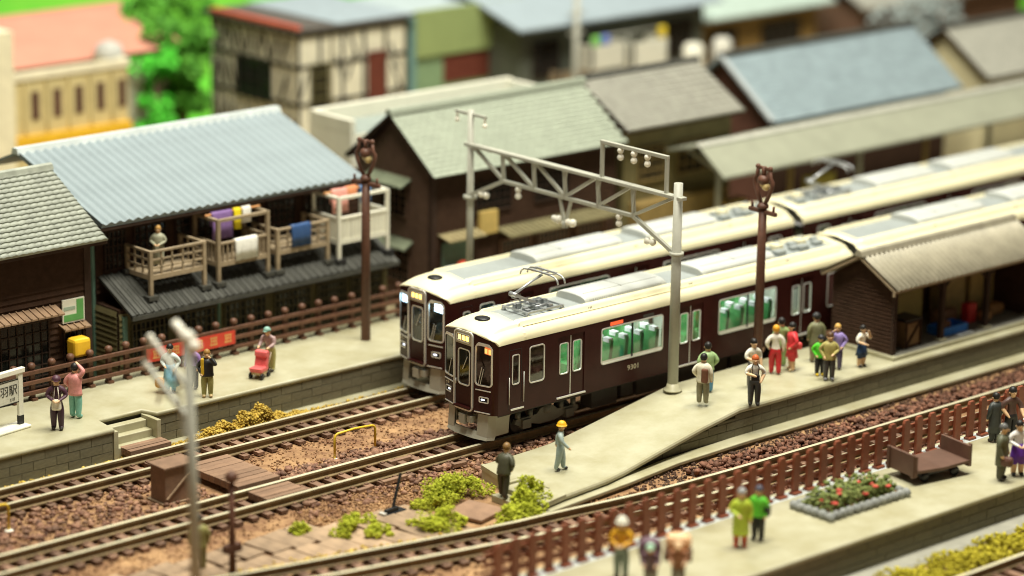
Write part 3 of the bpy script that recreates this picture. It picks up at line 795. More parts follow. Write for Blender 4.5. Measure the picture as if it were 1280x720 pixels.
    for bx in (2.75, L-2.75):
        bo = MB()
        for s_ in (-1, 1):
            y0, y1 = sorted((s_*.95, s_*1.1))
            bo.ext([(bx-1.55,.52), (bx-1.3,.38), (bx-.8,.42), (bx-.35,.30), (bx+.35,.30), (bx+.8,.42), (bx+1.3,.38), (bx+1.55,.52), (bx+1.5,.66), (bx+.5,.70), (bx+.3,.88), (bx-.3,.88), (bx-.5,.70), (bx-1.5,.66)], y0, y1, 'y')
            for e in (-1.05, 1.05):
                y0, y1 = sorted((s_*.92, s_*1.2)); bo.box(bx+e-.2, bx+e+.2, y0, y1, .30, .62)
                bo.lathe((bx+e-.3, s_*1.02, .62), [(.1,0),(.1,.3)], 8); bo.lathe((bx+e+.3, s_*1.02, .62), [(.1,0),(.1,.3)], 8)
            bo.lathe((bx, s_*1.02, .66), [(.18,0),(.2,.1),(.18,.3)], 10)
        bo.box(bx-.4, bx+.4, -.95, .95, .45, .8)
        b = bo.build('bogie', bogiem, t)
        for e in (-1.05, 1.05):
            for s_ in (-.69, .69):
                w = MB(); y0 = s_-.07
                w.lathe((bx+e, y0, .43), [(.1,0),(.40,0),(.43,.03),(.43,.11),(.39,.14),(.1,.14)], 18, ax='y'); w.build('wheel', darkmetal, b)
    if lead: cab_front(t, dest_lit)
    return t

def pantograph(t, px, raised, dr):
    """single-arm pantograph; px centre, dr=+1 elbow towards -x"""
    p = MB(); p.T = Matrix.Translation((0,0,.08))
    for y in (-.62, .62): p.bar((px-.9, y, 4.26), (px+.9, y, 4.26), .06, .07)
    for x in (-.85, 0, .85): p.bar((px+x, -.7, 4.27), (px+x, .7, 4.27), .07, .06)
    for x in (-.85, .85):
        for y in (-.62, .62): p.lathe((px+x, y, 4.14), [(.09,0),(.06,.03),(.1,.05),(.06,.08),(.06,.12)], 8)
    p.tube([(px-.2,-.3,4.3), (px+.5,-.3,4.32)], .06, 8); p.tube([(px-.1,.3,4.3), (px+.6,.3,4.32)], .05, 8)
    for k in range(9):
        x = px-.95+random.uniform(0,1.9); y = random.uniform(-.6,.6); p.box(x-.09, x+.09, y-.07, y+.07, 4.2, 4.3+random.uniform(.02,.10))
    f = p.build('pantograph', pantom, t)
    a = MB()
    e = -dr
    base = Vector((px+e*-.35, 0, 4.32)); z_top = 5.35 if raised else 4.55
    if raised: elbow = Vector((px+e*.95, 0, 4.92)); head = Vector((px+e*-.45, 0, z_top+.12))
    else: elbow = Vector((px+e*1.0, 0, 4.46)); head = Vector((px+e*-.6, 0, z_top))
    a.bar(base+Vector((0,-.16,0)), elbow+Vector((0,-.05,0)), .09, .10); a.bar(base+Vector((0,.16,0)), elbow+Vector((0,.05,0)), .09, .10)
    a.tube([elbow+Vector((0,-.18,0)), elbow+Vector((0,.18,0))], .09, 10)
    a.bar(base+Vector((e*.25,.0,-.02)), elbow+Vector((e*.08,0,-.1)), .04, .04)
    a.build('lower_arm', pantom, f)
    b = MB(); b.tube([elbow, head], .06, 8, r2=.035); b.tube([elbow+Vector((0,0,.06)), head+Vector((0,0,-.08))], .02, 6); b.build('upper_arm', pantom, f)
    h = MB()
    for dx in (-.17, .17):
        q = head+Vector((dx, 0, .06)); pts = []
        for y, z in ((-1.0,-.26), (-.95,-.13), (-.82,-.03), (-.6,0), (0,.02), (.6,0), (.82,-.03), (.95,-.13), (1.0,-.26)): pts.append(q+Vector((0, y, z)))
        h.tube(pts, .034, 6)
        h.bar(q+Vector((0,-.55,.03)), q+Vector((0,.55,.03)), .09, .045)
    for y in (-.5, .5, -.15, .15): h.bar(head+Vector((-.17,y,.05)), head+Vector((.17,y,.05)), .04, .04)
    h.build('collector_head', pantom, f)

def nose_x(y):
    a = abs(y)
    if a < .48: return -.26
    if a < 1.18: return -.26+.18*((a-.48)/.70)
    return -.08+.20*((a-1.18)/.22)**1.6
def rim_z(y): return float(np.interp(abs(y), [0,.79,.84,.98,1.09,1.23,1.35,1.40,1.41], [4.06,3.96,3.95,3.925,3.905,3.86,3.79,3.71,3.66]))+.01
def cab_front(t, lit):
    P = lambda u, z, n: (nose_x(u)+n, u, z if z <= 3.64 else 3.64+(z-3.64)*(rim_z(u)-3.64)/.08)
    NX = -.26
    # note u = y; outward is -x.  winding: y decreasing = picture right
    mb = MB(); zt = 3.72
    holes = [(-1.24,-.58,2.17,3.64), (.58,1.24,2.17,3.64), (-.30,.30,2.03,3.34)]
    us = [-1.4,-1.36,-1.31,-1.25,-1.18,-.48,.48,1.18,1.25,1.31,1.36,1.4]
    Pm = lambda u, z, n: P(-u, z, n)
    mb.wall_holes(-1.4, 1.4, ZB, zt, [(-h[1], -h[0], h[2], h[3]) for h in holes], Pm, .06, us)
    fr = mb.build('cab_front', maroon, t)
    for (a, b, c, d) in holes:
        cy, cz = (a+b)/2, (c+d)/2
        Q = lambda u, z, n: P(cy-u, cz+z, n)
        r_ = MB(); ring(r_, b-a, d-c, .12, .045, Q, -.02, .03); f = r_.build('cab_window', silver, fr)
        g = MB(); g.poly([Q(u, z, .014) for u, z in rrect(b-a-.02, d-c-.02, .11)]); g.build('pane', cabglass, f)
    # gangway surround: silver arch
    r_ = MB(); Q = lambda u, z, n: (NX+n, -u, 2.57+z); ring(r_, .94, 2.86, .14, .055, Q, -.06, .03); r_.build('gangway_surround', silver, fr)
    MB().box(NX-.035, NX+.1, -.44, .44, 3.52, 3.97).build('display_hood', mat('hood_grey', (.52,.47,.38), rough=.35, metal=.4), fr, bevel=.01)
    d_ = MB(); Q2 = lambda u, z, n: (NX-.05+n, -u, 3.76+z); ring(d_, .66, .27, .07, .04, Q2, -.02, .02); dh = d_.build('display_frame', silver, fr)
    MB().box(NX-.052, NX-.03, -.31, .31, 3.64, 3.88).build('display_glass', black, fr)
    for k, y in enumerate((.20, .0, -.20)):
        MB().box(NX-.058, NX-.05, y-.075, y+.075, 3.67, 3.85).build('display_character', ledor, dh)
    # wiper bars, handrail
    for (y0, z0, y1, z1) in ((-.70,2.2,-.88,2.85), (-.78,2.2,-.95,2.8), (.9,2.2,.75,2.8), (.05,2.6,-.2,3.1)):
        MB().bar((nose_x((y0+y1)/2)-.03, y0, z0), (nose_x((y0+y1)/2)-.03, y1, z1), .022, .02).build('wiper', silver, fr)
    # lower trim, lamps
    for s_ in (-1, 1):
        for z, y0, y1 in ((2.00,.60,1.22), (1.18,.55,1.20)):
            b = MB(); b.bar((nose_x(y0)-.015, s_*y0, z), (nose_x(y1)-.015, s_*y1, z), .03, .035); b.build('trim_strip', silver, fr)
        y0, y1 = .78, 1.10; x = nose_x(.95)
        l_ = MB(); Q3 = lambda u, z, n: (nose_x(s_*.94-u)+n, s_*.94-u, 1.66+z); ring(l_, .36, .19, .03, .035, Q3, -.03, .02); lf = l_.build('headlight', silver, fr)
        g = MB(); g.poly([Q3(u, z, -.004) for u, z in rrect(.34, .17, .02)]); g.build('lamp_bezel', black, lf)
        g = MB(); g.poly([Q3(u+(-.05 if s_ < 0 else .05), z, -.009) for u, z in rrect(.15, .06, .02)]); g.build('lamp', headl, lf)
    me = text_mesh('9301', .15, goldink, .002); inst('number', me, fr, (nose_x(.95)-.012, .92, 1.88), (R(90), 0, R(-90)+.14))
    MB().box(NX-.14, NX+.05, -.42, .42, 1.20, 1.27).build('gangway_step', maroon, fr, bevel=.01)
    MB().tube([(NX-.05,.38,2.0), (NX-.05,.38,2.2)], .02, 6).build('door_handle', silver, fr)
    # lit sign boxes behind the side panes
    if lit == 'white':
        for y in (-.92, .92): MB().box(.0, .06, y-.27, y+.27, 3.25, 3.56).build('cab_lamp', cabglow, fr)
    else:
        MB().box(.02, .08, -1.18, -.76, 3.28, 3.52).build('service_sign', ledred, fr)
        for k in range(2): MB().box(.012, .02, -1.10+.2*k, -.97+.2*k, 3.31, 3.48).build('sign_character', ledor, fr)
        MB().box(.05, .10, .80, 1.10, 3.15, 3.50).build('run_number', seatwhite, fr)
    MB().box(.7, 1.0, -1.15, 1.15, 1.2, 2.1).build('driver_desk', mat('desk', (.10,.11,.09), rough=.5), fr)
    # roof whistle cover
    c = MB(); c.lathe((.58, 0, 4.315), [(.30,-.04),(.30,0),(.30,.015),(.24,.04),(.05,.05)], 16, .9, 1); c.build('antenna_cover', black, t)
    # skirt and coupler
    sk = MB()
    pl = [(1.35,-1.22), (.55,-1.22), (.18,-1.02), (.02,-.62), (-.02,-.45)]
    def band(pts, z0, z1, lean=.0):
        for a, b in zip(pts[:-1], pts[1:]):
            sk.poly([(a[0]-lean, a[1], z0), (b[0]-lean, b[1], z0), (b[0], b[1], z1), (a[0], a[1], z1)][::-1])
            sk.poly([(a[0]+.06-lean, a[1]*.95, z0), (b[0]+.06-lean, b[1]*.95, z0), (b[0]+.06, b[1]*.95, z1), (a[0]+.06, a[1]*.95, z1)])
            sk.poly([(a[0]-lean, a[1], z0), (a[0]+.06-lean, a[1]*.95, z0), (b[0]+.06-lean, b[1]*.95, z0), (b[0]-lean, b[1], z0)])
    sk.ext([(.10,-1.18), (.62,-1.18), (.62,-1.10), (.16,-1.08)], .3, 1.12, 'z') if False else None
    right = [(.9,-1.15), (.25,-1.18), (-.02,-1.05), (-.12,-.60)]
    band(right[::-1], .30, 1.12, .06); band([(x, -y) for x, y in right], .30, 1.12, .06)
    low = [(.25,-1.18), (-.02,-1.05), (-.16,-.5), (-.18,0), (-.16,.5), (-.02,1.05), (.25,1.18)]
    band(low[::-1], .16, .42, .10)
    sk.box(.45, .55, -1.1, 1.1, .4, 1.1)
    sk.build('skirt', skirtm, t)
    cp = MB(); cp.T = Matrix.Translation((-.16,0,0)); cp.bar((.6,0,.78), (-.06,0,.78), .2, .22); cp.box(-.2, .0, -.16, .16, .62, .98); cp.tube([(-.05,-.42,.86), (-.05,.3,.86)], .07, 8); cp.box(-.16, .05, -.45, -.25, .72, .96)
    cp.build('coupler', skirtm, t)
LEADD = (3.6, 9.7, 15.8)
LEADW = ((5.1, 8.22), (11.2, 14.32))
make_car('front maroon lead car with cream roof and raised pantograph over its cab', (0,0,0), 18.75, True, LEADD, LEADW, ((1.58,2.28),(17.25,17.95)), ((4.85,9.0),(10.9,14.9)), ((3.0,True,1),), '9301', 'maroon train cars', 'red', 5.85, gear=(15.3, 16.6))
make_car('far maroon lead car with blue-white cab lights and no pantograph at its front', (2.32,T2Y,0), 18.75, True, LEADD, LEADW, ((1.58,2.28),(17.25,17.95)), ((5.0,9.6),(10.9,14.9)), (), '', 'maroon train cars', 'white', None, gear=(15.4, 16.7), lit=False)
MIDD = (3.0, 9.4, 15.8); MIDW = ((4.6, 7.8), (11.0, 14.2))
make_car('second car of the front train, cut off by the right edge behind the shelter', (19.15,0,0), 18.75, False, MIDD, MIDW, ((1.0,1.7),(17.0,17.7)), ((4.2,8.4),(10.2,14.4)), (), '', 'maroon train cars', None)
make_car('second car of the far train with a raised pantograph at its left end', (21.5,T2Y,0), 18.75, False, MIDD, MIDW, ((1.0,1.7),(17.0,17.7)), ((5.4,9.2),(10.4,14.6)), ((2.9,True,1),), '', 'maroon train cars', None, gear=(.7,), lit=False)

# ------------------------------------------------------------------ catenary portal
def insulator(mb, c, n=3, r=.13):
    x, y, z = c
    mb.lathe((x, y, z), [(.03,-.5), (.11,-.45), (.13,-.38), (.09,-.28), (.05,-.25), (.10,-.20), (.13,-.12), (.10,-.05), (.04,-.01), (.04,0)], 10)
t = thing('catenary_portal', 'grey steel truss portal with two masts spanning both trains', 'portal', (7.66, -2.55, .85))
def mast(t, y0, ztop, zb, foot=True, x=7.66):
    m_ = MB(t); m_.tube([(x, y0, zb), (x, y0, ztop)], .20 if y0 < 0 else .15, 14, r2=.165 if y0 < 0 else .125); m = m_.build('mast', steelm, t)
    m_ = MB(t); m_.lathe((x, y0, zb), [(.36,0),(.33,.05),(.25,.10),(.21,.28)], 12); m_.build('foot', concrete, m)
    return m
YA, YB = -2.55, 8.7
mast(t, YA, 8.62, .85); mast(t, YB, 9.45, .85)
ZT, ZL = 8.08, 6.98
m_ = MB(t); m_.bar((7.66, YA-.3, ZT), (7.66, YB+.25, ZT), .30, .13); m_.build('top_chord', steelm, t, bevel=.02)
nodes = [6.8, 5.05, 3.35, 1.55, -.3]
m_ = MB(t); m_.bar((7.66, nodes[0], ZL), (7.66, nodes[-1], ZL), .15, .14); m_.build('bottom_chord', steelm, t, bevel=.02)
for y in nodes:
    m_ = MB(t)
    m_.poly([(7.60, y-.13+.0, ZT-.06), (7.60, y+.13, ZT-.06), (7.60, y+.03, ZL+.05), (7.60, y-.03, ZL+.05)][::-1])
    m_.bar((7.60, y-.12, ZT), (7.60, y, ZL), .07, .07, (0,1,0)); m_.bar((7.74, y+.12, ZT), (7.74, y, ZL), .07, .07, (0,1,0))
    m_.build('strut', steelm, t)
for (a, b) in ((8.55, 6.8), (6.75, 5.05), (5.0, 3.35), (1.7, 3.35), (-.15, 1.55), (-2.35, -.3)):
    m_ = MB(t); m_.bar((7.66, a, ZT-.03), (7.66, b, ZL+.03), .13, .11); m_.build('diagonal', steelm, t)
for (a, ya) in ((nodes[0], YB+.25), (nodes[-1], YA-.1)):
    m_ = MB(t); m_.bar((7.66, a, ZL), (7.60, ya, 5.95), .14, .14); m_.build('knee_brace', steelm, t)
    m_ = MB(t); yy = YB if a > 0 else YA; m_.lathe((7.66, yy, 5.95), [(.27,0),(.27,.12)], 12); m_.build('clamp', steelm, t)
m_ = MB(t)
for y in (1.4, -1.95): m_.bar((7.66, y, ZT), (7.66, y, ZT+1.38), .13, .13)
m_.bar((7.66, 1.47, ZT+1.38), (7.66, -2.02, ZT+1.38), .14, .14); m_.build('upper_frame', steelm, t, bevel=.02)
for y in (.45, -.25, -.95):
    m_ = MB(t); insulator(m_, (7.66, y, ZT+1.34)); m_.build('insulator', porcelain, t)
for y in (5.95, .45):
    m_ = MB(t); insulator(m_, (7.66, y, ZL-.05)); m_.build('insulator', porcelain, t)
m_ = MB(t); m_.bar((7.66, 3.65, ZL), (7.66, 3.35, ZL-1.0), .1, .1, (1,0,0)); m_.bar((7.66, 3.0, ZL), (7.66, 3.3, ZL-1.0), .1, .1, (1,0,0)); m_.tube([(7.66,3.33,ZL-1.15), (7.66,3.33,ZL-.9)], .12, 8); m_.build('hanger', steelm, t)
for y in (3.7, 2.95):
    m_ = MB(t); dy = .2 if y > 3.3 else -.2; m_.lathe((7.66, y, ZL-.9), [(.05,-.16), (.15,-.1), (.16,0), (.1,.1), (.13,.2), (.1,.3), (.03,.34)], 10, ax='y'); m_.build('insulator', porcelain, t)
for (y, z) in ((7.75, 6.25), (-1.35, 6.2)):
    m_ = MB(t); m_.lathe((7.62, y, z), [(.04,-.14), (.13,-.08), (.14,0), (.08,.1), (.08,.14), (.14,.24), (.13,.32), (.04,.38)], 10, ax='y'); m_.build('insulator', porcelain, t)
m_ = MB(t); m_.bar((7.66, YB-.88, 9.28), (7.66, YB+.88, 9.28), .1, .1); m_.build('crossarm', steelm, t)
for s_ in (-.8, .8):
    m_ = MB(t); m_.tube([(7.66, YB+s_, 9.26), (7.66, YB+s_, 9.02)], .05, 6); m_.ball((7.66, YB+s_, 8.95), .1, 8); m_.build('insulator', porcelain, t)

# single mast in the near left
t = thing('catenary_mast', 'blurred grey catenary mast with bracket arms standing closest to the viewer', 'mast', (-18.3, -8.68, GZ))
m_ = MB(t); m_.tube([(-18.3,-8.69,GZ), (-18.3,-8.44,8.96)], .16, 14, r2=.14); m_.build('mast', steelm, t)
m_ = MB(t); m_.tube([(-18.3,-8.41,8.82), (-18.3,-8.08,9.19), (-18.3,-7.80,9.33)], .13, 10); m_.build('mast_head', porcelain, t)
m_ = MB(t); m_.ball((-18.3,-8.44,9.02), .22, 10); m_.build('mast_head', porcelain, t)
m_ = MB(t); m_.ball((-18.3,-8.74,8.82), .19, 10); m_.build('mast_head', porcelain, t)
m_ = MB(t); m_.bar((-18.3,-8.50,7.46), (-18.3,-6.58,8.58), .13, .13); m_.build('bracket_arm', steelm, t)
m_ = MB(t); m_.bar((-18.3,-8.50,6.52), (-18.3,-6.21,7.79), .13, .13); m_.build('bracket_arm', steelm, t)
m_ = MB(t); m_.bar((-18.3,-6.58,8.58), (-18.3,-6.30,7.79), .07, .07); m_.build('arm_link', steelm, t)
m_ = MB(t); m_.bar((-18.3,-7.15,7.32), (-18.3,-6.87,6.66), .07, .07); m_.build('arm_link', steelm, t)
m_ = MB(t); m_.bar((-18.3,-7.80,7.88), (-18.3,-8.18,6.01), .07, .07); m_.build('arm_link', steelm, t)
m_ = MB(t); m_.ball((-18.3,-6.82,8.46), .12, 10); m_.build('insulator', porcelain, t)
m_ = MB(t); m_.ball((-18.3,-6.58,8.60), .12, 10); m_.build('insulator', porcelain, t)
m_ = MB(t); m_.ball((-18.3,-6.35,7.69), .12, 10); m_.build('insulator', porcelain, t)
t = thing('brown_post', 'short blurred brown post standing right of the nearest grey mast', 'post', (-14.1, -4.8, GZ))
m_ = MB(); m_.tube([(0,0,0), (0,0,3.2)], .12, 10, r2=.09); m_.build('shaft', polebrown, t)
m_ = MB(); m_.lathe((0,0,3.2), [(.1,0),(.2,.06),(.2,.22),(.06,.36)], 10); m_.build('cap', polebrown, t)
m_ = MB(); m_.box(-.3, .3, -.12, .12, .9, 1.15); m_.build('fitting', polebrown, t)

# brown telegraph poles with lyre heads
def telegraph(loc, top, label, a):
    t = thing('telegraph_pole', label, 'pole', loc, a, 'brown telegraph poles')
    h = top-loc[2]
    MB().tube([(0,0,0), (0,0,h*.5), (0,0,h-1.55)], .19, 12, r2=.155).build('shaft', polebrown, t)
    z = h-1.72
    MB().bar((0,-.72,z), (0,.72,z), .13, .15).build('crossarm', polebrown, t, bevel=.02)
    for y in (-.58, .58): MB().tube([(0,y,z+.05), (0,y,z+.28)], .05, 6).build('pin', polebrown, t)
    for y in (-.4, .4): MB().ball((.14,y,z-.02), .09, 8).build('pin_insulator', porcelain if a > 1 else polebrown, t)
    m_ = MB(); m_.lathe((0,0,h-1.58), [(.21,0),(.23,.06),(.19,.14),(.1,.2)], 12)
    for s_ in (-1, 1):
        m_.tube([(0,s_*.1,h-1.42), (0,s_*.3,h-1.1), (0,s_*.46,h-.75), (0,s_*.48,h-.55), (0,s_*.36,h-.4), (0,s_*.32,h-.1)], .075, 8)
        m_.ball((0,s_*.33,h-.06), .1, 8)
    m_.bar((0,-.36,h-.08), (0,.36,h-.08), .1, .1); m_.tube([(0,0,h-.02), (0,0,h-.4)], .09, 8)
    m_.build('head_frame', polebrown, t)
    m_ = MB(); m_.ball((0,0,h-.52), .25, 10, .8); m_.build('lamp_bowl', polebrown, t)
    m_ = MB(); m_.ball((0,-.12,h-.76), .16, 8); m_.ball((.05,.1,h-.72), .12, 8); m_.build('lamp_bulb', mat('aged_bulb', (.62,.48,.22), rough=.25), t)
telegraph((3.2, 9.65, .85), 8.75, 'brown telegraph pole behind the far platform fence side, left of the trains', R(8))
telegraph((12.1, -2.6, .85), 8.62, 'brown telegraph pole with lyre-shaped head standing among the island passengers', R(-4))

# ------------------------------------------------------------------ siding / roofs / windows helpers
class Face:
    """a vertical wall: o = origin on ground line, ud = along, nd = outward"""
    def __init__(s, o, ud, nd): s.o = Vector(o); s.u = Vector(ud); s.n = Vector(nd)
    def P(s, u, z, n=0): return s.o+s.u*u+s.n*n+Vector((0,0,z))
    def box(s, mb, u0, u1, z0, z1, n0, n1):
        c = [s.P(u, z, n) for (u, n, z) in ((u0,n0,z0),(u1,n0,z0),(u1,n1,z0),(u0,n1,z0),(u0,n0,z1),(u1,n0,z1),(u1,n1,z1),(u0,n1,z1))]
        i = [mb.vert(p) for p in c]; fl = s.u.cross(s.n).z < 0
        for q in ((3,2,1,0),(4,5,6,7),(0,1,5,4),(1,2,6,5),(2,3,7,6),(3,0,4,7)):
            q = [i[k] for k in q]; mb.face(q[::-1] if fl else q)
def siding(mb, F, u0, u1, z0, z1, pitch=.2, prof=None):
    """lapped boards; prof(z) -> (ua,ub) clips a gable"""
    n = max(1, int(round((z1-z0)/pitch))); h = (z1-z0)/n
    for k in range(n):
        a, b = z0+k*h, z0+(k+1)*h
        A = prof(a) if prof else (u0, u1); B = prof(b) if prof else (u0, u1)
        p = [F.P(A[0],a,.075), F.P(A[1],a,.075), F.P(B[1],b,.015), F.P(B[0],b,.015)]
        q = [F.P(A[0],a,.012), F.P(A[1],a,.012), F.P(A[1],a,.075), F.P(A[0],a,.075)]
        fl = F.u.cross(Vector((0,0,1))).dot(F.n) < 0
        mb.poly(p[::-1] if fl else p); mb.poly(q[::-1] if fl else q)
def window(root, F, u0, u1, z0, z1, nu=3, nz=2, frame=None, name='window', n0=.08, t=.06, gl=None, bars=True):
    frame = frame or wood_post
    mb = MB(root)
    F.box(mb, u0, u1, z0, z0+t, n0, n0+.06); F.box(mb, u0, u1, z1-t, z1, n0, n0+.06)
    F.box(mb, u0, u0+t, z0+t, z1-t, n0, n0+.06); F.box(mb, u1-t, u1, z0+t, z1-t, n0, n0+.06)
    w = mb.build(name, frame, root)
    if bars:
        mb = MB(root)
        for k in range(1, nu): u = u0+(u1-u0)*k/nu; F.box(mb, u-.022, u+.022, z0+t, z1-t, n0+.005, n0+.045)
        for k in range(1, nz): z = z0+(z1-z0)*k/nz; F.box(mb, u0+t, u1-t, z-.02, z+.02, n0+.008, n0+.04)
        mb.build('lattice', frame, w)
    mb = MB(root); F.box(mb, u0+.02, u1-.02, z0+.02, z1-.02, n0-.045, n0+.004); mb.build('pane', gl or mat('dark_pane', (.012,.013,.012), rough=.15, bump=0), w)
    return w
def roof_grid(mb, x0, x1, ye, ze, yr, zr, kind, tw=.42, rows=10):
    """upper surface of one slope, eave (ye,ze) to ridge (yr,zr), along x"""
    d = Vector((0, yr-ye, zr-ze)); L = d.length; d.normalize(); nrm = Vector((0, -d.z, d.y))
    if nrm.z < 0: nrm = -nrm
    fl = (yr < ye)
    if kind == 'tile':
        nc = int((x1-x0)/tw); S = 6
        prof = [(k/S, .055*abs(math.sin(math.pi*((k/S)*.92+.04)))) for k in range(S)]
        us = [(x0+(c+p)*(x1-x0)/nc, h) for c in range(nc) for p, h in prof]+[(x1, 0)]
        for r in range(rows):
            a, b = L*r/rows, L*(r+1)/rows+.02
            A = [mb.vert(Vector((u, ye, ze))+d*a+nrm*(.075+h)) for u, h in us]
            B = [mb.vert(Vector((u, ye, ze))+d*b+nrm*(.03+h*.9)) for u, h in us]
            C = [mb.vert(Vector((u, ye, ze))+d*a+nrm*.0) for u, h in us]
            for k in range(len(us)-1):
                q = (A[k], A[k+1], B[k+1], B[k]); mb.face(q if not fl else q[::-1], True)
                q = (C[k], C[k+1], A[k+1], A[k]); mb.face(q if not fl else q[::-1])
    elif kind == 'slate':
        for r in range(rows):
            a, b = L*r/rows, L*(r+1)/rows+.01
            nc = int((x1-x0)/tw); o = .5 if r % 2 else 0
            for c in range(nc+1):
                u0, u1 = max(x0, x0+(c-o)*tw), min(x1, x0+(c+1-o)*tw)-.012
                if u1-u0 < .03: continue
                h = .05+random.uniform(-.006,.006)
                p = [Vector((u, ye, ze))+d*s_+nrm*hh for u, s_, hh in ((u0,a,h),(u1,a,h),(u1,b,.02),(u0,b,.02))]
                mb.poly(p if not fl else p[::-1])
                p = [Vector((u, ye, ze))+d*a+nrm*hh for u, hh in ((u0,0),(u1,0),(u1,h),(u0,h))]
                mb.poly(p if not fl else p[::-1])
    elif kind == 'wave':
        nc = int((x1-x0)/tw); S = 6
        us = [(x0+(x1-x0)*k/(nc*S), .05+.055*math.cos(2*math.pi*k/S)) for k in range(nc*S+1)]
        A = [mb.vert(Vector((u, ye, ze))+nrm*h) for u, h in us]; B = [mb.vert(Vector((u, yr, zr))+nrm*h) for u, h in us]
        C = [mb.vert(Vector((u, ye, ze))-nrm*.02) for u, h in us]
        for k in range(len(us)-1):
            q = (A[k], A[k+1], B[k+1], B[k]); mb.face(q if not fl else q[::-1], True)
            q = (C[k], C[k+1], A[k+1], A[k]); mb.face(q if not fl else q[::-1])
def gable_roof(root, x0, x1, yn, zn, yr, zr, yf, zf, m, kind, tw, rows, th=.12, capm=None, trim=None, name='roof'):
    mb = MB(root)
    mb.ext([(yn,zn-th), (yr,zr-th), (yf,zf-th), (yf,zf), (yr,zr), (yn,zn)], x0, x1, 'x')
    rf = mb.build(name, trim or m, root)
    mb = MB(root); roof_grid(mb, x0, x1, yn-.03, zn, yr, zr, kind, tw, rows)
    s = mb.build('near_slope', m, rf); s['kind'] = 'stuff'
    mb = MB(root); roof_grid(mb, x0, x1, yf+.03, zf, yr, zr, kind, tw, rows); s = mb.build('far_slope', m, rf); s['kind'] = 'stuff'
    mb = MB(root); mb.ext([(yr-.2,zr-.02), (yr+.2,zr-.02), (yr+.13,zr+.17), (yr,zr+.22), (yr-.13,zr+.17)], x0-.04, x1+.04, 'x'); mb.build('ridge_cap', capm or m, rf)
    return rf
def gable_prof(y_lo, y_hi, zl, zh, yn, yr, yf, zn, zr):
    pass
def gable_wall(root, x, yn, yf, z0, ze, yr, zr, m, name='gable_wall', pitch=.2, out=-1):
    """-x facing gable end with lapped boards; u runs from far (yf) to near (yn)"""
    F = Face((x, yf, 0), (0,-1,0), (out,0,0)); W = yf-yn; ur = yf-yr
    def prof(z):
        if z <= ze: return (0, W)
        k = min(1, (z-ze)/(zr-ze)); return (ur*k, W-(W-ur)*k)
    mb = MB(root); siding(mb, F, 0, W, z0, ze, pitch)
    siding(mb, F, 0, W, ze, zr-.02, pitch, prof)
    o = mb.build(name, m, root); return F
def awning(root, F, u0, u1, z, d=.55, m=None, drop=.28, name='awning', n0=.06):
    mb = MB(root); n = max(2, int((u1-u0)/.28))
    for k in range(n):
        a, b = u0+(u1-u0)*k/n, u0+(u1-u0)*(k+1)/n
        fl = F.u.cross(Vector((0,0,1))).dot(F.n) < 0
        p = [F.P(a, z, n0), F.P(b-.02, z, n0), F.P(b-.02, z-drop, n0+d), F.P(a, z-drop, n0+d)]
        q = [F.P(a, z-.06, n0), F.P(b-.02, z-.06, n0), F.P(b-.02, z-drop-.06, n0+d), F.P(a, z-drop-.06, n0+d)]
        mb.poly(p if fl else p[::-1]); mb.poly(q[::-1] if fl else q)
        e = [p[3], p[2], q[2], q[3]]; mb.poly(e if fl else e[::-1])
        h = .02+F.P(0,0,0).z*0
        mb.bar(p[0]+Vector((0,0,.02)), p[3]+Vector((0,0,.02)), .06, .05)
    return mb.build(name, m or tile_dark, root)

# ------------------------------------------------------------------ house at the left edge (tiled)
t = thing('timber_house', 'dark timber house with grey tiled roof, cut by the left edge', 'house', (-12, 12.3, -.05))
x0, x1 = -19, -7.7
Ff = Face((x0, 12.3, -.05), (1,0,0), (0,-1,0))
mb = MB(t); mb.box(x0+.02, x1-.02, 12.32, 18, -.05, 6.2); mb.build('core', wood_dark, t)
mb = MB(t); siding(mb, Ff, 0, x1-x0, 0, 6.2, .24); mb.build('front_wall', wood_dark, t)
Fr = Face((x1, 12.3, -.05), (0,1,0), (1,0,0)); mb = MB(t); siding(mb, Fr, 0, 5.7, 0, 6.2, .24); mb.build('side_wall', wood_dark, t)
mb = MB(t); Ff.box(mb, x1-x0-.22, x1-x0+.06, 0, 6.1, .0, .1); mb.build('corner_post', wood_post, t)
gable_roof(t, x0, -7.3, 11.6, 6.12, 15.2, 8.15, 18.6, 6.2, tile_grey, 'tile', .31, 17, trim=wood_post)
awning(t, Ff, 3.0, 9.85-.0, 3.95, .6, mat('brown_awning', (.24,.15,.09), rough=.6, var=.2), .2, 'long_awning')
window(t, Ff, 3.2, 6.1, 1.0, 3.5, 9, 6); window(t, Ff, 6.4, 9.5, 1.0, 3.5, 9, 6)
awning(t, Ff, 9.95, 11.1, 3.15, .4, mat('brown_awning2', (.27,.17,.10), rough=.6, var=.2), .12, 'small_awning')
window(t, Ff, 10.1, 11.0, 1.3, 2.95, 3, 4)
sg = MB(); sg.box(-8.95, -8.0, 12.13, 12.19, 3.15, 4.02); o = sg.build('wall_poster', white_paint); tag(o, 'small green and white poster on the dark house wall', 'poster')
mb = MB(); mb.box(-8.9, -8.05, 12.12, 12.13, 3.2, 3.45); mb.box(-8.35, -8.05, 12.12, 12.13, 3.45, 3.98); mb.build('green_print', mat('green_print', (.12,.36,.10)), o)
mb = MB(); mb.box(-8.9, -8.4, 12.121, 12.13, 3.62, 3.75); mb.build('grey_print', mat('grey_print', (.35,.45,.35)), o)
# yellow tank behind the fence
t = thing('yellow_tank', 'small yellow box standing behind the fence under the house window', 'tank', (-8.55, 11.75, -.05))
MB().box(-.3, .3, -.25, .25, 0, 2.1).build('stand', wood_post, t)
MB().box(-.36, .36, -.3, .3, 2.02, 2.72).build('box', yellowm, t, bevel=.12)

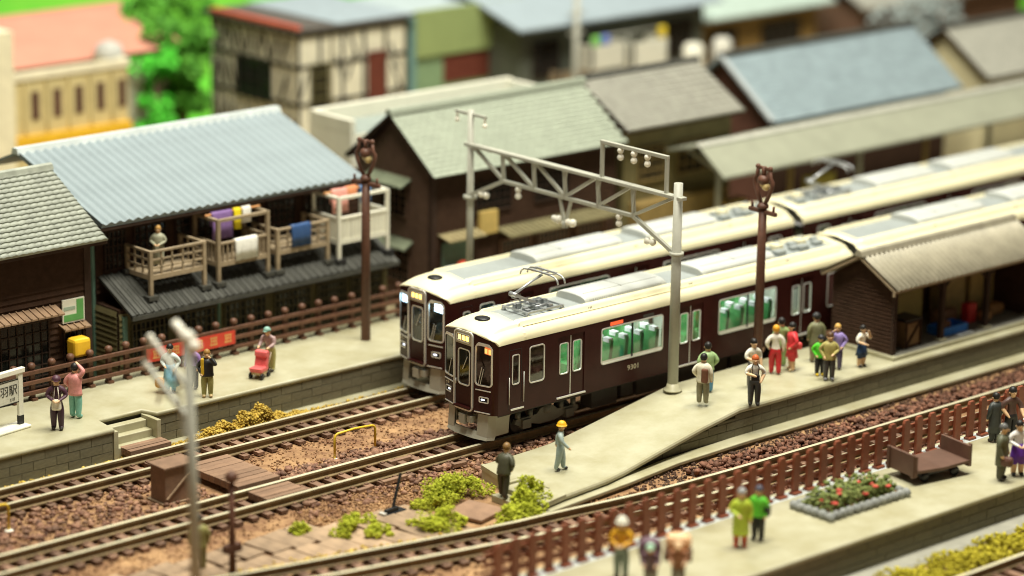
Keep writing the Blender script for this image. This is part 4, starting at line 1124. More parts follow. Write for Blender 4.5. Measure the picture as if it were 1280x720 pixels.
# ------------------------------------------------------------------ house with blue sheet roof, pent roof and balconies
t = thing('sheet_roof_house', 'long dark house under a pale blue ribbed sheet roof', 'house', (0, 13, -.05))
x0, x1 = -6.1, 6.6
Fu = Face((x0, 14.2, -.05), (1,0,0), (0,-1,0)); Fl = Face((x0, 12.75, -.05), (1,0,0), (0,-1,0))
mb = MB(t); mb.box(x0+.02, x1-.02, 14.22, 20.8, -.05, 6.3); mb.box(x0+.02, x1+.2, 12.77, 14.2, -.05, 3.0); mb.build('core', wood_dark, t)
mb = MB(t); siding(mb, Fu, 0, x1-x0, 3.4, 6.3, .22); mb.build('upper_wall', wood_dark, t)
mb = MB(t); siding(mb, Fl, 0, x1-x0+.2, 0, 2.9, .22); mb.build('lower_wall', olive_wall, t)
Fs = Face((x0, 20.8, -.05), (0,-1,0), (-1,0,0)); mb = MB(t); siding(mb, Fs, 0, 6.6, 0, 6.3, .22); siding(mb, Fs, 6.6, 8.0, 0, 3.0, .22); mb.build('side_wall', olive_wall, t)
mb = MB(t); mb.ext([(13.2,6.12), (18.8,7.9), (18.8,8.0), (13.2,6.22)], x0-.35, x1-.55, 'x'); mb.ext([(18.8,7.9), (21.4,6.9), (21.4,7.0), (18.8,8.0)], x0-.35, x1-.55, 'x')
rf = mb.build('roof', bluemetal, t)
W = .40
pm = MB(); d = Vector((0,5.6,1.78)); L = d.length
a_ = math.atan2(1.78, 5.6)
pw = [(W*k/8, .045+.045*math.cos(2*math.pi*k/8)) for k in range(9)]
pm.ext([(W-.001,-.03), (0,-.03)][::-1]+pw[::-1], 0, L, 'y')
pme = pm.mesh('roof_panel', bluemetal)
nP = int((x1-.55-(x0-.35))/W)
for k in range(nP): inst('roof_panel', pme, rf, (x0-.35+W*k-0, 13.17-13, 6.215+.05), (a_,0,0))
mb = MB(t); mb.ext([(18.55,7.93), (19.05,7.93), (18.95,8.16), (18.65,8.16)], x0-.4, x1-.5, 'x'); mb.build('ridge_cap', mat('ridge_pale', (.55,.60,.60), rough=.4), rf)
mb = MB(t); mb.box(x0-.35, x1-.55, 13.22, 13.28, 5.98, 6.11); mb.build('fascia', wood_post, rf)
# upper windows and shutters
for (a, b) in ((.35,1.35), (1.7,3.2), (3.6,5.4), (6.0,7.6), (8.0,9.4), (9.8,11.6)): window(t, Fu, a, b, 4.2, 5.75, 5, 5)
for (a, b) in ((.5,2.2), (2.5,4.4), (4.8,6.8), (7.2,9.0), (9.3,10.8), (11,12.6)): window(t, Fl, a, b, .5, 2.5, 8, 6, frame=mat('olive_frame', (.12,.10,.05), rough=.7))
mb = MB(t); Fl.box(mb, .12, .32, 0, 2.8, .02, .12); mb.build('drain_pipe', tealm, t)
mb = MB(t); Fl.box(mb, 4.5, 4.62, 0, 2.8, .02, .1); mb.build('drain_pipe', tealm, t)
mb = MB(t); Fs.box(mb, 6.4, 6.62, 0, 6.1, .02, .14); mb.build('drain_pipe', tealm, t)
# pent roof of narrow dark tiles
mb = MB(t); mb.ext([(12.0,2.82), (14.25,3.95), (14.25,4.02), (12.0,2.90)], x0+.1, x1+.25, 'x'); pr = mb.build('pent_roof', tile_dark, t)
pl_ = MB(); L2 = math.hypot(2.25, 1.13)
pl_.ext([(0,0), (.30,0), (.30,.03), (.26,.075), (.20,.075), (.16,.03), (0,.03)][::1], 0, L2, 'y')
pme = pl_.mesh('pent_tile', tile_dark); W = .34
for k in range(int((x1+.25-x0-.1)/W)): inst('pent_tile', pme, pr, (x0+.1+W*k, 12.0-13, 2.905+.05+random.uniform(0,.02)), (math.atan2(1.13,2.25),0,0))
mb = MB(t); mb.box(x0+.1, x1+.25, 11.96, 12.08, 2.74, 2.9); mb.build('eave_board', tile_dark, pr)

def pent_z(y): return 2.93+.5*(y-12)
def balcony(name, label, xa, xb, ya, yb, zd, zr, ztop, m, solid, group='laundry balconies on the pent roof', rails=3):
    """zd deck, zr rail top, ztop post top (tall frame when > zr)"""
    t = thing(name, label, 'balcony', (xa, ya, pent_z(ya)+.03), 0, group)
    w = .15
    for i, (x, y) in enumerate(((xa,ya), (xb,ya), (xa,yb), (xb,yb))):
        mb = MB(t); mb.box(x-w/2, x+w/2, y-w/2, y+w/2, pent_z(y)+.1, ztop+.06); mb.build('post', m, t, bevel=.015)
        mb = MB(t); mb.box(x-.22, x+.22, y-.2, y+.2, pent_z(y)+.02, pent_z(y)+.18); mb.build('foot', tile_dark if not solid else darkmetal, t)
    mb = MB(t); mb.box(xa-.05, xb+.05, ya-.05, ya+.08, zd-.14, zd+.04); mb.box(xa-.05, xa+.08, ya, yb, zd-.14, zd+.04); mb.box(xb-.08, xb+.05, ya, yb, zd-.14, zd+.04); mb.build('deck_beam', m, t)
    n = 6
    for k in range(n):
        mb = MB(t); a = ya+(yb-ya)*k/n; mb.box(xa+.02, xb-.02, a+.02, a+(yb-ya)/n-.01, zd+.0, zd+.035); mb.build('deck_board', m, t)
    sides = [((xa,ya),(xb,ya)), ((xa,ya),(xa,yb)), ((xb,ya),(xb,yb))]
    for (p, q) in sides:
        mb = MB(t); mb.bar((*p, zr), (*q, zr), .12, .09); mb.build('rail', m, t, bevel=.01)
        if ztop > zr+.3:
            mb = MB(t); mb.bar((*p, ztop), (*q, ztop), .13, .12); mb.build('top_rail', m, t, bevel=.01)
        Ld = math.hypot(q[0]-p[0], q[1]-p[1])
        if solid or rails == 0:
            nb = int(Ld/.2)
            for k in range(1, nb):
                x, y = p[0]+(q[0]-p[0])*k/nb, p[1]+(q[1]-p[1])*k/nb
                mb = MB(t); mb.bar((x,y,zd), (x,y,zr), .11 if solid else .07, .05, (q[0]-p[0], q[1]-p[1], 0)); mb.build('baluster', m, t)
            if solid:
                mb = MB(t); mb.bar((*p, (zd+zr)/2), (*q, (zd+zr)/2), .03, zr-zd); mb.build('panel', m, t)
        else:
            for k in range(1, rails):
                z = zd+(zr-zd)*k/rails; mb = MB(t); mb.bar((*p, z), (*q, z), .06, .07); mb.build('slat', m, t)
            nb = max(2, int(Ld/.42))
            for k in range(1, nb):
                x, y = p[0]+(q[0]-p[0])*k/nb, p[1]+(q[1]-p[1])*k/nb
                mb = MB(t); mb.bar((x,y,zd), (x,y,zr), .06, .06); mb.build('baluster', m, t)
    return t
balcony('laundry_balcony', 'low weathered wooden balcony with a robed figure standing behind it', -4.75, -2.3, 12.55, 14.05, 4.12, 5.05, 5.05, wood_weather, False)
balcony('laundry_balcony', 'tall framed weathered balcony with purple, yellow and white laundry', -1.62, .72, 12.55, 14.05, 4.10, 4.85, 5.75, wood_weather, False, rails=0)
balcony('laundry_balcony', 'low weathered balcony with a blue towel on its rail', 1.2, 3.65, 12.55, 14.05, 4.10, 4.95, 4.95, wood_weather, False)
balcony('laundry_balcony', 'white painted balcony with tall frame beside the brown pole', 4.15, 6.6, 12.45, 14.05, 4.05, 4.95, 5.75, white_paint, True)
def cloth(name, label, c, w, drop_f, drop_b, m, axis='x', thick=.05, ripple=.03):
    """cloth folded over a bar at c; hangs drop_f towards -y (or -x) and drop_b behind"""
    mb = MB(); nu = 7; prof = [(-.09,-drop_f), (-.085,-drop_f*.5), (-.08,-.05), (-.05,.03), (0,.055), (.05,.03), (.08,-.05), (.085,-drop_b)]
    G = []
    for i in range(nu+1):
        u = -w/2+w*i/nu; G.append([mb.vert((u, a+ripple*math.sin(i*2.1+b*3)*(1 if abs(b) > .1 else 0), b+random.uniform(-.01,.01)) if axis == 'x' else (a+ripple*math.sin(i*2.1+b*3)*(1 if abs(b) > .1 else 0), u, b)) for a, b in prof])
    for i in range(nu):
        for j in range(len(prof)-1): mb.face((G[i][j], G[i+1][j], G[i+1][j+1], G[i][j+1]), True)
    o = mb.build(name, m, None); o.location = c
    s = o.modifiers.new('thick', 'SOLIDIFY'); s.thickness = thick; s.offset = 0
    return tag(o, label, 'laundry', 'laundry on the balconies')
cloth('towel', 'white towel hung over the rail of the tall weathered balcony', (-.35,12.55,4.88), 1.05, .78, .3, paint(.85,.84,.78))
cloth('towel', 'dark blue towel hung over the low balcony rail', (2.3,12.55,4.98), .95, .8, .3, paint(.035,.085,.22))
def pole_line(label, a, b, m=None):
    o = MB().tube([a, b], .045, 8).build('drying_pole', m or paint(.85,.42,.18)); tag(o, label, 'pole', 'drying poles on the balconies')
pole_line('orange drying pole across the tall weathered balcony', (-1.75,13.2,5.85), (.85,13.2,5.85))
pole_line('orange drying pole across the white balcony', (4.0,13.2,5.85), (6.5,13.2,5.85))
cloth('garment', 'purple garment hanging from the orange pole', (-1.0,13.2,5.87), .95, 1.0, .5, paint(.24,.14,.36))
cloth('garment', 'yellow garment hanging on the orange pole', (-.28,13.2,5.88), .32, .75, .7, paint(.85,.68,.02))
cloth('garment', 'small white garment beside the yellow one', (.16,13.2,5.88), .4, .55, .6, paint(.85,.83,.76))
cloth('garment', 'pink garment hanging in the white balcony', (4.75,13.2,5.88), .8, .9, .5, paint(.85,.40,.34))
cloth('garment', 'orange pink garment next to the pink one', (5.35,13.2,5.9), .5, .4, .5, paint(.85,.33,.16))
cloth('garment', 'blue garment at the right end of the white balcony pole', (6.05,13.2,5.88), .5, .65, .5, paint(.10,.30,.66))

# ------------------------------------------------------------------ brown clapboard house with pale green roof
t = thing('clapboard_house', 'brown clapboard house with pale green roof and gable end', 'house', (9.5, 13, -.05))
x0, x1 = 9.45, 19.7
brownclap = mat('brown_clapboard', (.115,.066,.043), rough=.65, var=.22, scale=4, bump=.35)
mb = MB(t); mb.box(x0+.02, x1-.02, 13.02, 17.68, -.05, 5.85); mb.build('core', brownclap, t)
Fg = gable_wall(t, x0, 13.0, 17.7, -.05, 5.85, 15.35, 7.75, brownclap)
mb = MB(t); mb.ext([(13.02,5.85), (17.68,5.85), (15.35,7.7)], x0+.02, x1-.02, 'x'); mb.build('gable_core', brownclap, t)
Ff = Face((x0, 13.0, -.05), (1,0,0), (0,-1,0)); mb = MB(t); siding(mb, Ff, 0, x1-x0, 0, 5.85, .2); mb.build('front_wall', wood_dark, t)
gable_roof(t, x0-.35, x1+.25, 12.55, 5.82, 15.35, 7.98, 18.15, 5.82, tile_green, 'slate', .42, 15, trim=wood_post)
mb = MB(t); Fg.box(mb, 4.55, 4.78, 0, 5.9, .02, .1); Ff.box(mb, -.06, .14, 0, 5.8, .0, .09); mb.build('corner_post', wood_post, t)
greenaw = mat('green_awning', (.22,.25,.17), rough=.6, var=.2)
awning(t, Fg, 1.0, 3.5, 5.45, .6, greenaw); window(t, Fg, 1.5, 3.2, 3.75, 5.05, 4, 4, frame=brownclap)
awning(t, Fg, 1.5, 3.6, 2.85, .5, greenaw); window(t, Fg, 1.8, 3.4, 1.0, 2.4, 4, 4, frame=brownclap)
awning(t, Ff, .25, 2.3, 3.35, .7, mat('straw_awning', (.36,.30,.16), rough=.7), .15, 'shop_awning')
mb = MB(t); Ff.box(mb, .45, 2.1, 0, 2.95, .05, .1); mb.build('shop_door', tealm, t)
mb = MB(t); Ff.box(mb, 2.35, 3.3, 3.05, 4.0, .1, .3); mb.build('shop_sign', mat('tan_sign', (.58,.42,.14), rough=.5), t)
awning(t, Ff, 3.4, 9.6, 3.15, .9, mat('olive_awning', (.24,.21,.11), rough=.7, var=.2), .2, 'long_awning')
for (a, b) in ((3.6,5.4), (5.7,7.6), (7.9,9.6)): window(t, Ff, a, b, .4, 2.6, 8, 6, frame=mat('rust_lattice', (.16,.07,.035), rough=.6))
for (a, b) in ((2.2,4.2), (5.5,7.5)): window(t, Ff, a, b, 3.9, 5.2, 6, 4)
o = MB().lathe((0,0,0), [(.32,0),(.36,.3),(.36,1.0),(.25,1.25),(.1,1.35)], 12).build('red_post_box', mat('post_red', (.55,.06,.03), rough=.4), None, loc=(10.55,12.35,.85)); tag(o, 'red rounded post box by the teal shop door', 'post box')

# ------------------------------------------------------------------ brown tiled house, blue tiled house, right roof
t = thing('tiled_house', 'house with brown-grey tiled roof and olive wall', 'house', (23.5, 13, -.05))
mb = MB(t); mb.box(20.3, 26.9, 13.1, 18, -.05, 6.2); mb.build('wall', olive_wall, t)
gable_roof(t, 19.98, 27.15, 12.55, 6.22, 15.6, 8.0, 18.5, 6.3, tile_brown, 'tile', .42, 10, trim=wood_post, capm=tile_dark)
F4 = Face((20.3, 13.1, -.05), (1,0,0), (0,-1,0))
for (a, b) in ((.8,2.4), (3.2,5.2)): window(t, F4, a, b, 3.8, 5.3, 4, 3, frame=wood_tan)
mb = MB(t); F4.box(mb, .3, 5.8, 1.2, 3.0, .05, .7); mb.build('shop_counter', wood_tan, t)
t = thing('blue_tiled_house', 'house with large blue-grey roof and maroon gable end', 'house', (37, 14, -.05))
mb = MB(t); mb.box(31.2, 43.4, 14.5, 20.2, -.05, 5.1); mb.build('wall', wood_dark, t)
mar = mat('maroon_boards', (.12,.05,.032), rough=.7, var=.15)
gable_wall(t, 31.15, 14.5, 20.2, -.05, 5.1, 17.4, 7.35, mar)
mb = MB(t); mb.ext([(14.5,5.1), (20.2,5.1), (17.4,7.3)], 31.2, 43.4, 'x'); mb.build('gable_core', mar, t)
gable_roof(t, 30.6, 44.0, 14.0, 4.95, 17.4, 7.5, 20.8, 4.95, tile_blue, 'slate', .5, 16, trim=tile_blue, capm=tile_dark)
mb = MB(t); mb.bar((30.6,14.0,5.02), (30.6,17.4,7.57), .3, .14); mb.build('verge', mat('pale_verge', (.40,.44,.46), rough=.5), t)
t = thing('grey_roof_house', 'house with grey roof and cream gable in the upper right corner', 'house', (50, 15, -.05))
mb = MB(t); mb.box(46.4, 60, 14.6, 19.5, -.05, 5.2); mb.build('wall', plaster, t)
mb = MB(t); mb.ext([(14.6,5.2), (19.5,5.2), (17,7.0)], 46.4, 60, 'x'); mb.build('gable_core', plaster, t)
gable_roof(t, 45.9, 61, 14.0, 5.1, 17.0, 7.15, 20.0, 5.1, tile_brown, 'slate', .5, 14, trim=wood_post, capm=tile_dark)
# canopy on the far platform
t = thing('platform_canopy', 'long beige platform canopy behind the trains at the right', 'canopy', (23, 10.6, .85))
mb = MB(t); mb.ext([(9.45,4.30), (11.0,5.42), (13.2,4.9), (13.2,5.0), (11.0,5.55), (9.45,4.42)], 22.7, 62, 'x'); mb.build('roof', canopym, t)
mb = MB(t); mb.ext([(10.85,5.5), (11.15,5.5), (11.0,5.66)], 22.6, 62, 'x'); mb.build('ridge_cap', mat('ridge_grey', (.5,.5,.44), rough=.5), t)
for k in range(9):
    x = 24.0+4.6*k
    mb = MB(t); mb.tube([(x,11.0,.85), (x,11.0,5.3)], .13, 8); mb.build('column', wood_tan if k % 2 else steelm, t)
    mb = MB(t); mb.bar((x,11.0,4.2), (x,9.7,4.45), .1, .12); mb.bar((x,11.0,4.2), (x,12.9,4.85), .1, .12); mb.build('bracket', steelm, t)
o = MB().box(25.2, 26.4, 11.45, 12.05, .85, 2.6).build('vending_cabinet', wood_tan, None, bevel=.05); tag(o, 'tan cabinet under the left end of the canopy', 'cabinet')
o = MB().box(30.5, 32.2, 11.5, 12.0, .85, 2.9).build('notice_board', mat('yellow_board', (.50,.42,.08)), None, bevel=.03); tag(o, 'yellow board under the platform canopy', 'board')

# ------------------------------------------------------------------ rear rows
t = thing('white_flat_building', 'flat grey roofed building with a white parapet behind the green roof', 'building', (15, 21, -.05))
mb = MB(t); mb.box(10.6, 22.0, 19.6, 22.4, -.05, 6.15); mb.build('wall', white_paint, t)
mb = MB(t); mb.box(10.7, 21.9, 19.7, 22.1, 6.15, 6.2); mb.build('roof', mat('slate_flat', (.25,.29,.27), rough=.6), t)
mb = MB(t); mb.box(10.6, 22.0, 22.1, 22.4, 6.15, 6.85); mb.box(10.6, 10.85, 19.6, 22.1, 6.15, 6.8); mb.box(21.75, 22.0, 19.6, 22.1, 6.15, 6.8); mb.build('parapet', white_paint, t, bevel=.03)

t = thing('half_timbered_house', 'black and white half-timbered house in the blurred background', 'house', (18.3, 33, -.05))
Fx = Face((18.3, 39.8, -.05), (0,-1,0), (-1,0,0)); Fy = Face((18.3, 33, -.05), (1,0,0), (0,-1,0))
mb = MB(t); mb.box(18.3, 25, 33, 39.8, -.05, 7.75); mb.build('wall', mat('white_plaster', (.80,.76,.60), rough=.6), t)
beam = mat('timber_black', (.03,.026,.02), rough=.6)
def beams(F, W, seed, sp=.62, pr=.85):
    rr = random.Random(seed)
    for z in (2.2, 4.2, 6.0, 7.5):
        mb = MB(t); F.box(mb, 0, W, z, z+.16, .0, .06); mb.build('beam', beam, t)
    n = int(W/sp)
    for k in range(n+1):
        u = W*k/n
        mb = MB(t); F.box(mb, max(0, u-.08), min(W, u+.08), 2.36, 7.5, .0, .055); mb.build('stud', beam, t)
    for k in range(n):
        for z in (2.36, 4.36, 6.16):
            if rr.random() < pr:
                u = W*(k+.5)/n; s_ = rr.choice((-1, 1))
                mb = MB(t); mb.bar(F.P(u-.25*s_, z+.05, .02), F.P(u+.25*s_, z+1.3, .02), .05, .13, F.n.cross(Vector((0,0,1)))); mb.build('brace', beam, t)
beams(Fx, 6.8, 3)
beams(Fy, 6.7, 5, 1.3, .6)
for z in ():
    mb = MB(t); Fy.box(mb, 0, 6.7, z, z+.14, .0, .05); mb.build('beam', beam, t)
for (u, z, s_) in ((.35,4.6,1), (2.5,3.2,1), (3.2,3.2,-1), (2.5,5.2,-1), (3.2,5.2,1), (5.9,3.4,1), (5.9,5.4,-1)):
    mb = MB(t); mb.bar(Fy.P(u-.22*s_, z, .02), Fy.P(u+.22*s_, z+1.2, .02), .05, .11, (1,0,0)); mb.build('brace', beam, t)
for u in (0, 2.0, 4.0, 5.3, 6.6):
    mb = MB(t); Fy.box(mb, max(0, u-.06), u+.06, 2.34, 7.5, .0, .05); mb.build('stud', mat('timber_olive', (.16,.13,.06), rough=.6), t)
window(t, Fx, 2.3, 4.9, 4.1, 6.1, 3, 2, frame=beam); window(t, Fy, .7, 1.8, 3.4, 6.2, 2, 5, frame=mat('olive_shutter', (.22,.19,.07))); window(t, Fy, 4.2, 5.3, 3.8, 6.4, 2, 5, frame=redbrick, gl=redbrick)
mb = MB(t); mb.box(18.0, 25.3, 32.7, 40.0, 7.75, 7.9); mb.build('roof', mat('dark_edge', (.10,.09,.08)), t)
mb = MB(t); mb.box(20.5, 25.2, 32.8, 39.9, 7.9, 7.96); mb.build('roof_top', mat('pale_roof', (.30,.36,.40), rough=.5), t)
mb = MB(t); mb.box(18.02, 18.35, 32.75, 39.5, 7.9, 8.05); mb.build('eave_edge', mat('red_eave', (.55,.10,.05)), t)

t = thing('green_shop', 'green fronted shop with a maroon shuttered window', 'building', (28, 33, -.05))
mb = MB(t); mb.box(25.7, 32.8, 33.3, 38.5, -.05, 7.7); mb.build('wall', mat('green_wall', (.24,.36,.20), rough=.6, var=.08), t)
mb = MB(t); mb.box(25.65, 32.85, 33.1, 33.3, 5.6, 7.9); mb.build('fascia', mat('green_fascia', (.32,.40,.16), rough=.6, var=.06), t)
Fz = Face((25.7, 33.3, -.05), (1,0,0), (0,-1,0))
window(t, Fz, 1.9, 5.2, 4.2, 5.5, 6, 4, frame=redbrick, gl=redbrick, n0=.02)
mb = MB(t); mb.box(25.3, 25.68, 33.1, 33.5, -.05, 7.6); mb.build('drain_pipe', mat('teal_pipe', (.20,.36,.34)), t)
mb = MB(t); mb.box(25.7, 32, 33.3, 38.5, 7.7, 7.76); mb.build('roof', mat('pale_blue_roof', (.42,.50,.52)), t)

t = thing('blue_roof_house', 'house with pale blue-grey roof and cluttered rear balcony', 'house', (36, 31, -.05))
mb = MB(t); mb.box(30.6, 43.5, 31, 36.5, -.05, 6.9); mb.build('wall', mat('grey_olive_wall', (.10,.11,.085), rough=.7, var=.2), t)
mb = MB(t); mb.ext([(30.0,6.85), (30.0,6.97), (34.5,8.3), (38,7.0), (38,6.88), (34.5,8.18)][::-1], 29.7, 44, 'x'); mb.build('roof', mat('blue_slate', (.30,.36,.40), rough=.45, var=.08), t)
F5 = Face((30.6, 31, -.05), (1,0,0), (0,-1,0))
window(t, F5, .8, 2.6, 4.3, 6.1, 3, 3); window(t, F5, 9.8, 12, 4.3, 6.1, 4, 3)
for (a, b, y0, z0, z1, m) in ((34.2,36.6,29.6,4.6,5.7,white_paint), (36.9,39.4,29.4,4.4,5.6,white_paint), (32.6,35.6,30.2,3.4,4.5,wood_weather)):
    mb = MB(t); mb.box(a, b, y0, y0+.12, z0, z1); mb.box(a, a+.12, y0, 31, z0, z1); mb.box(b-.12, b, y0, 31, z0, z1); mb.box(a, b, y0, 31, z0-.12, z0); mb.build('balcony', m, t)
for (x, y, m, lab) in ((35.2,29.75,paint(.15,.22,.6),'blue cloth on the far white balcony'), (34.55,29.75,paint(.2,.55,.1),'green cloth on the far white balcony'), (39.2,29.75,paint(.8,.6,.05),'yellow cloth at the end of the far balcony')):
    cloth('garment', lab, (x, y, 6.1), .5, .6, .5, m)
dp = thing('drying_rack', 'thin drying rack above the far white balconies', 'rack', (34.3,29.75,4.6))
MB().tube([(0,0,1.5), (5.05,0,1.5)], .05, 6).build('pole', steelm, dp)
for x in (.05, 2.5, 5.0): MB().tube([(x,0,-.1), (x,0,1.5)], .05, 6).build('post', steelm, dp)
for (x, y, r, h, m, lab) in ((40.4,28.6,.55,1.7,white_paint,'left white drum beyond the brown tiled roof'), (42.3,28.4,.5,1.8,mat('pale_grey', (.66,.64,.56)),'right pale drum beyond the brown tiled roof')):
    o = MB().lathe((0,0,0), [(r*.9,0),(r,.1),(r,h-.2),(r*.7,h)], 12).build('water_drum', m, None, loc=(x, y, 3.6)); tag(o, lab, 'drum', 'drums on the far balcony')
o = MB().box(39.4, 43.5, 27.6, 30.9, 3.4, 3.6).build('far_deck', wood_weather); tag(o, 'weathered deck carrying two pale drums', 'deck')
MB().box(39.5, 39.7, 27.7, 27.9, -.05, 3.4).build('leg', wood_weather, o); MB().box(43.2, 43.4, 27.7, 27.9, -.05, 3.4).build('leg', wood_weather, o)
t = thing('lattice_pole', 'pale far pole standing between the green shop and the blue roof', 'pole', (33, 29.5, -.05))
MB().tube([(0,0,0),(0,0,9.2)], .22, 8, r2=.15).build('shaft', steelm, t)
for z in (6.6, 7.6, 8.6): MB().bar((-.5,0,z), (.5,0,z), .12, .12).build('crossarm', steelm, t)
t = thing('teal_roof_house', 'house with pale teal roof and orange-brown wall at the top edge', 'house', (50, 33, -.05))
mb = MB(t); mb.box(44.6, 54, 32.5, 37, -.05, 5.6); mb.build('wall', mat('orange_brown', (.30,.19,.06), rough=.7, var=.15), t)
mb = MB(t); mb.ext([(31.6,5.5), (34.8,6.9), (38,5.5), (38,5.62), (34.8,7.02), (31.6,5.62)], 44.0, 54.6, 'x'); mb.build('roof', mat('teal_slate', (.42,.52,.47), rough=.5), t)
F6 = Face((44.6, 32.5, -.05), (1,0,0), (0,-1,0)); window(t, F6, 1, 3, 3.0, 4.8, 3, 3); window(t, F6, 5, 8, 3.0, 4.8, 4, 3)
t = thing('dark_gable_house', 'dark brown far house with an orange sign at the upper right', 'house', (60, 33, -.05))
mb = MB(t); mb.box(56, 70, 31, 36, -.05, 5.2); mb.build('wall', mat('brick_brown', (.16,.09,.06), rough=.7, var=.2), t)
mb = MB(t); mb.ext([(30.2,5.1), (33.5,6.7), (36.8,5.1), (36.8,5.25), (33.5,6.85), (30.2,5.25)], 55.4, 70.5, 'x'); mb.build('roof', tile_brown, t)
mb = MB(t); mb.box(61, 63, 30.85, 31, 3.6, 4.5); mb.build('sign', mat('orange_sign', (.70,.22,.06)), t)

t = thing('cream_hall', 'cream hall with slit windows and salmon pink roof in the upper left', 'building', (9, 38, -.05))
tanw = mat('tan_render', (.56,.47,.24), rough=.65, var=.1)
mb = MB(t); mb.box(5.6, 12.1, 38, 40, -.05, 6.15); mb.build('front_block', tanw, t)
mb = MB(t); mb.box(5.5, 12.2, 37.9, 38.2, 6.15, 6.5); mb.box(11.9, 12.2, 38.2, 40, 6.15, 6.5); mb.build('parapet', mat('pale_cream', (.76,.70,.52), rough=.6), t)
mb = MB(t); mb.box(6.8, 16.4, 40, 48.5, -.05, 6.35); mb.build('hall_wall', mat('grey_cream', (.52,.49,.40), rough=.6), t)
mb = MB(t); mb.ext([(39.6,6.35), (48.9,6.35), (45.2,7.75), (44.2,7.75)], 6.6, 16.7, 'x'); mb.build('roof', mat('salmon_roof', (.66,.29,.21), rough=.5, var=.06, scale=.6), t)
F7 = Face((5.6, 38, -.05), (1,0,0), (0,-1,0))
for k in range(5):
    u = 1.15+1.2*k
    mb = MB(t); F7.box(mb, u, u+.42, 4.3, 5.6, .002, .05); w = mb.build('slit_window', mat('slit_brown', (.10,.045,.03)), t)
    mb = MB(t); F7.box(mb, u-.42, u-.28, 3.8, 6.1, .002, .16); mb.build('pilaster', tanw, t)
mb = MB(t); F7.box(mb, 0, 6.5, 3.0, 3.6, .002, .3); mb.build('ledge', yellowm, t)
mb = MB(t); mb.lathe((11.9,39.2,6.2), [(.7,0),(.75,.3),(.6,.8),(.1,1.0)], 14); mb.build('roof_vent', mat('pale_dome', (.50,.50,.46)), t)
mb = MB(t); mb.box(2.5, 5.5, 37.4, 40, -.05, 8.6); mb.build('tower', mat('pale_cream2', (.76,.70,.50)), t)

# ------------------------------------------------------------------ waiting shelter on the island
t = thing('waiting_shelter', 'open timber waiting shelter with corrugated beige roof on the island platform', 'shelter', (17.1, -3.7, 1.0))
sx = 16.95
F8 = gable_wall(t, sx, -5.05, -2.0, 1.0, 3.62, -3.55, 4.55, wood_dark, pitch=.15)
mb = MB(t); mb.ext([(-5.03,1.0), (-2.02,1.0), (-2.02,3.62), (-3.55,4.5), (-5.03,3.62)], sx+.02, sx+.1, 'x'); mb.build('end_wall', wood_dark, t)
mb = MB(t); mb.box(sx, 25.4, -2.1, -2.0, 1.0, 3.6); mb.build('back_wall', mat('back_boards', (.13,.075,.045), rough=.7, var=.2), t)
mb = MB(t); mb.box(sx-.09, sx+.1, -5.14, -5.0, 1.0, 3.6); mb.build('corner_post', wood_post, t)
gable_roof(t, sx-.42, 25.75, -5.42, 3.62, -3.55, 4.66, -1.7, 3.62, corrug, 'wave', .27, 1, th=.1, trim=wood_weather, capm=corrug)
mb = MB(t); mb.box(sx-.44, sx-.38, -5.42, -5.3, 3.42, 3.56); mb.build('barge_board', wood_weather, t)
for x in (19.9, 22.6, 25.4):
    mb = MB(t); mb.box(x-.1, x+.1, -5.05, -4.85, 1.0, 3.55); p_ = mb.build('post', wood_post, t)
    mb = MB(t); mb.bar((x,-4.95,3.0), (x-.55,-4.95,3.5), .09, .09); mb.bar((x,-4.95,3.0), (x+.55,-4.95,3.5), .09, .09); mb.build('bracket', wood_post, p_)
    mb = MB(t); mb.box(x-.2, x+.2, -5.13, -4.77, 1.0, 1.1); mb.build('post_foot', concrete, p_)
mb = MB(t); mb.box(sx, 25.5, -5.05, -4.85, 3.5, 3.62); mb.build('beam', wood_post, t)
mb = MB(t); mb.box(25.3, 25.5, -5.0, -2.1, 1.0, 3.6); mb.build('far_wall', wood_dark, t)
# goods inside
def goods(name, label, cat, x, y, w, d, h, m, bev=.03, z=1.012, rot=0):
    o = MB().box(-w/2, w/2, -d/2, d/2, 0, h).build(name, m, None, bevel=bev, loc=(x, y, z)); o.rotation_euler.z = rot
    return tag(o, label, cat)
cr = thing('wooden_crate', 'dark wooden crate with diagonal brace just inside the shelter', 'crate', (18.35,-4.45,1.012))
MB().box(-.45, .45, -.4, .4, 0, 1.05).build('box', wood_tan if False else mat('crate_wood', (.26,.16,.07), rough=.7, var=.25), cr)
for (a, b) in (((-.42,.06),(.42,.06)), ((-.42,1.0),(.42,1.0)), ((-.42,.06),(.42,1.0)), ((-.42,0),(-.42,1.05)), ((.42,0),(.42,1.05))):
    MB().bar((a[0],-.42,a[1]), (b[0],-.42,b[1]), .05, .09, (0,1,0)).build('batten', wood_dark, cr)
MB().box(-.5, .5, -.45, .45, 1.05, 1.12).build('lid', black, cr)
goods('white_cabinet', 'white cabinet against the back wall behind the crate', 'cabinet', 18.6, -2.75, .9, .7, 1.5, paint(.62,.62,.52))
goods('tall_cupboard', 'olive cupboard with cream top inside the shelter', 'cupboard', 20.1, -2.8, 1.5, .8, 1.55, mat('olive_cup', (.42,.35,.12), rough=.6, var=.1))
goods('cream_box', 'cream box lying on the olive cupboard', 'box', 20.0, -2.8, 1.5, .7, .4, paint(.75,.72,.52), .08, z=2.565)
goods('stacked_hamper', 'tall tan hamper with boards at the back of the shelter', 'hamper', 22.9, -2.75, 1.25, .8, 1.95, mat('hamper_tan', (.52,.40,.17), rough=.7, var=.2, scale=4))
goods('tall_box', 'tall plain tan box right of the hamper', 'box', 24.6, -2.75, 1.5, .8, 1.85, mat('plain_tan', (.50,.37,.14), rough=.7))
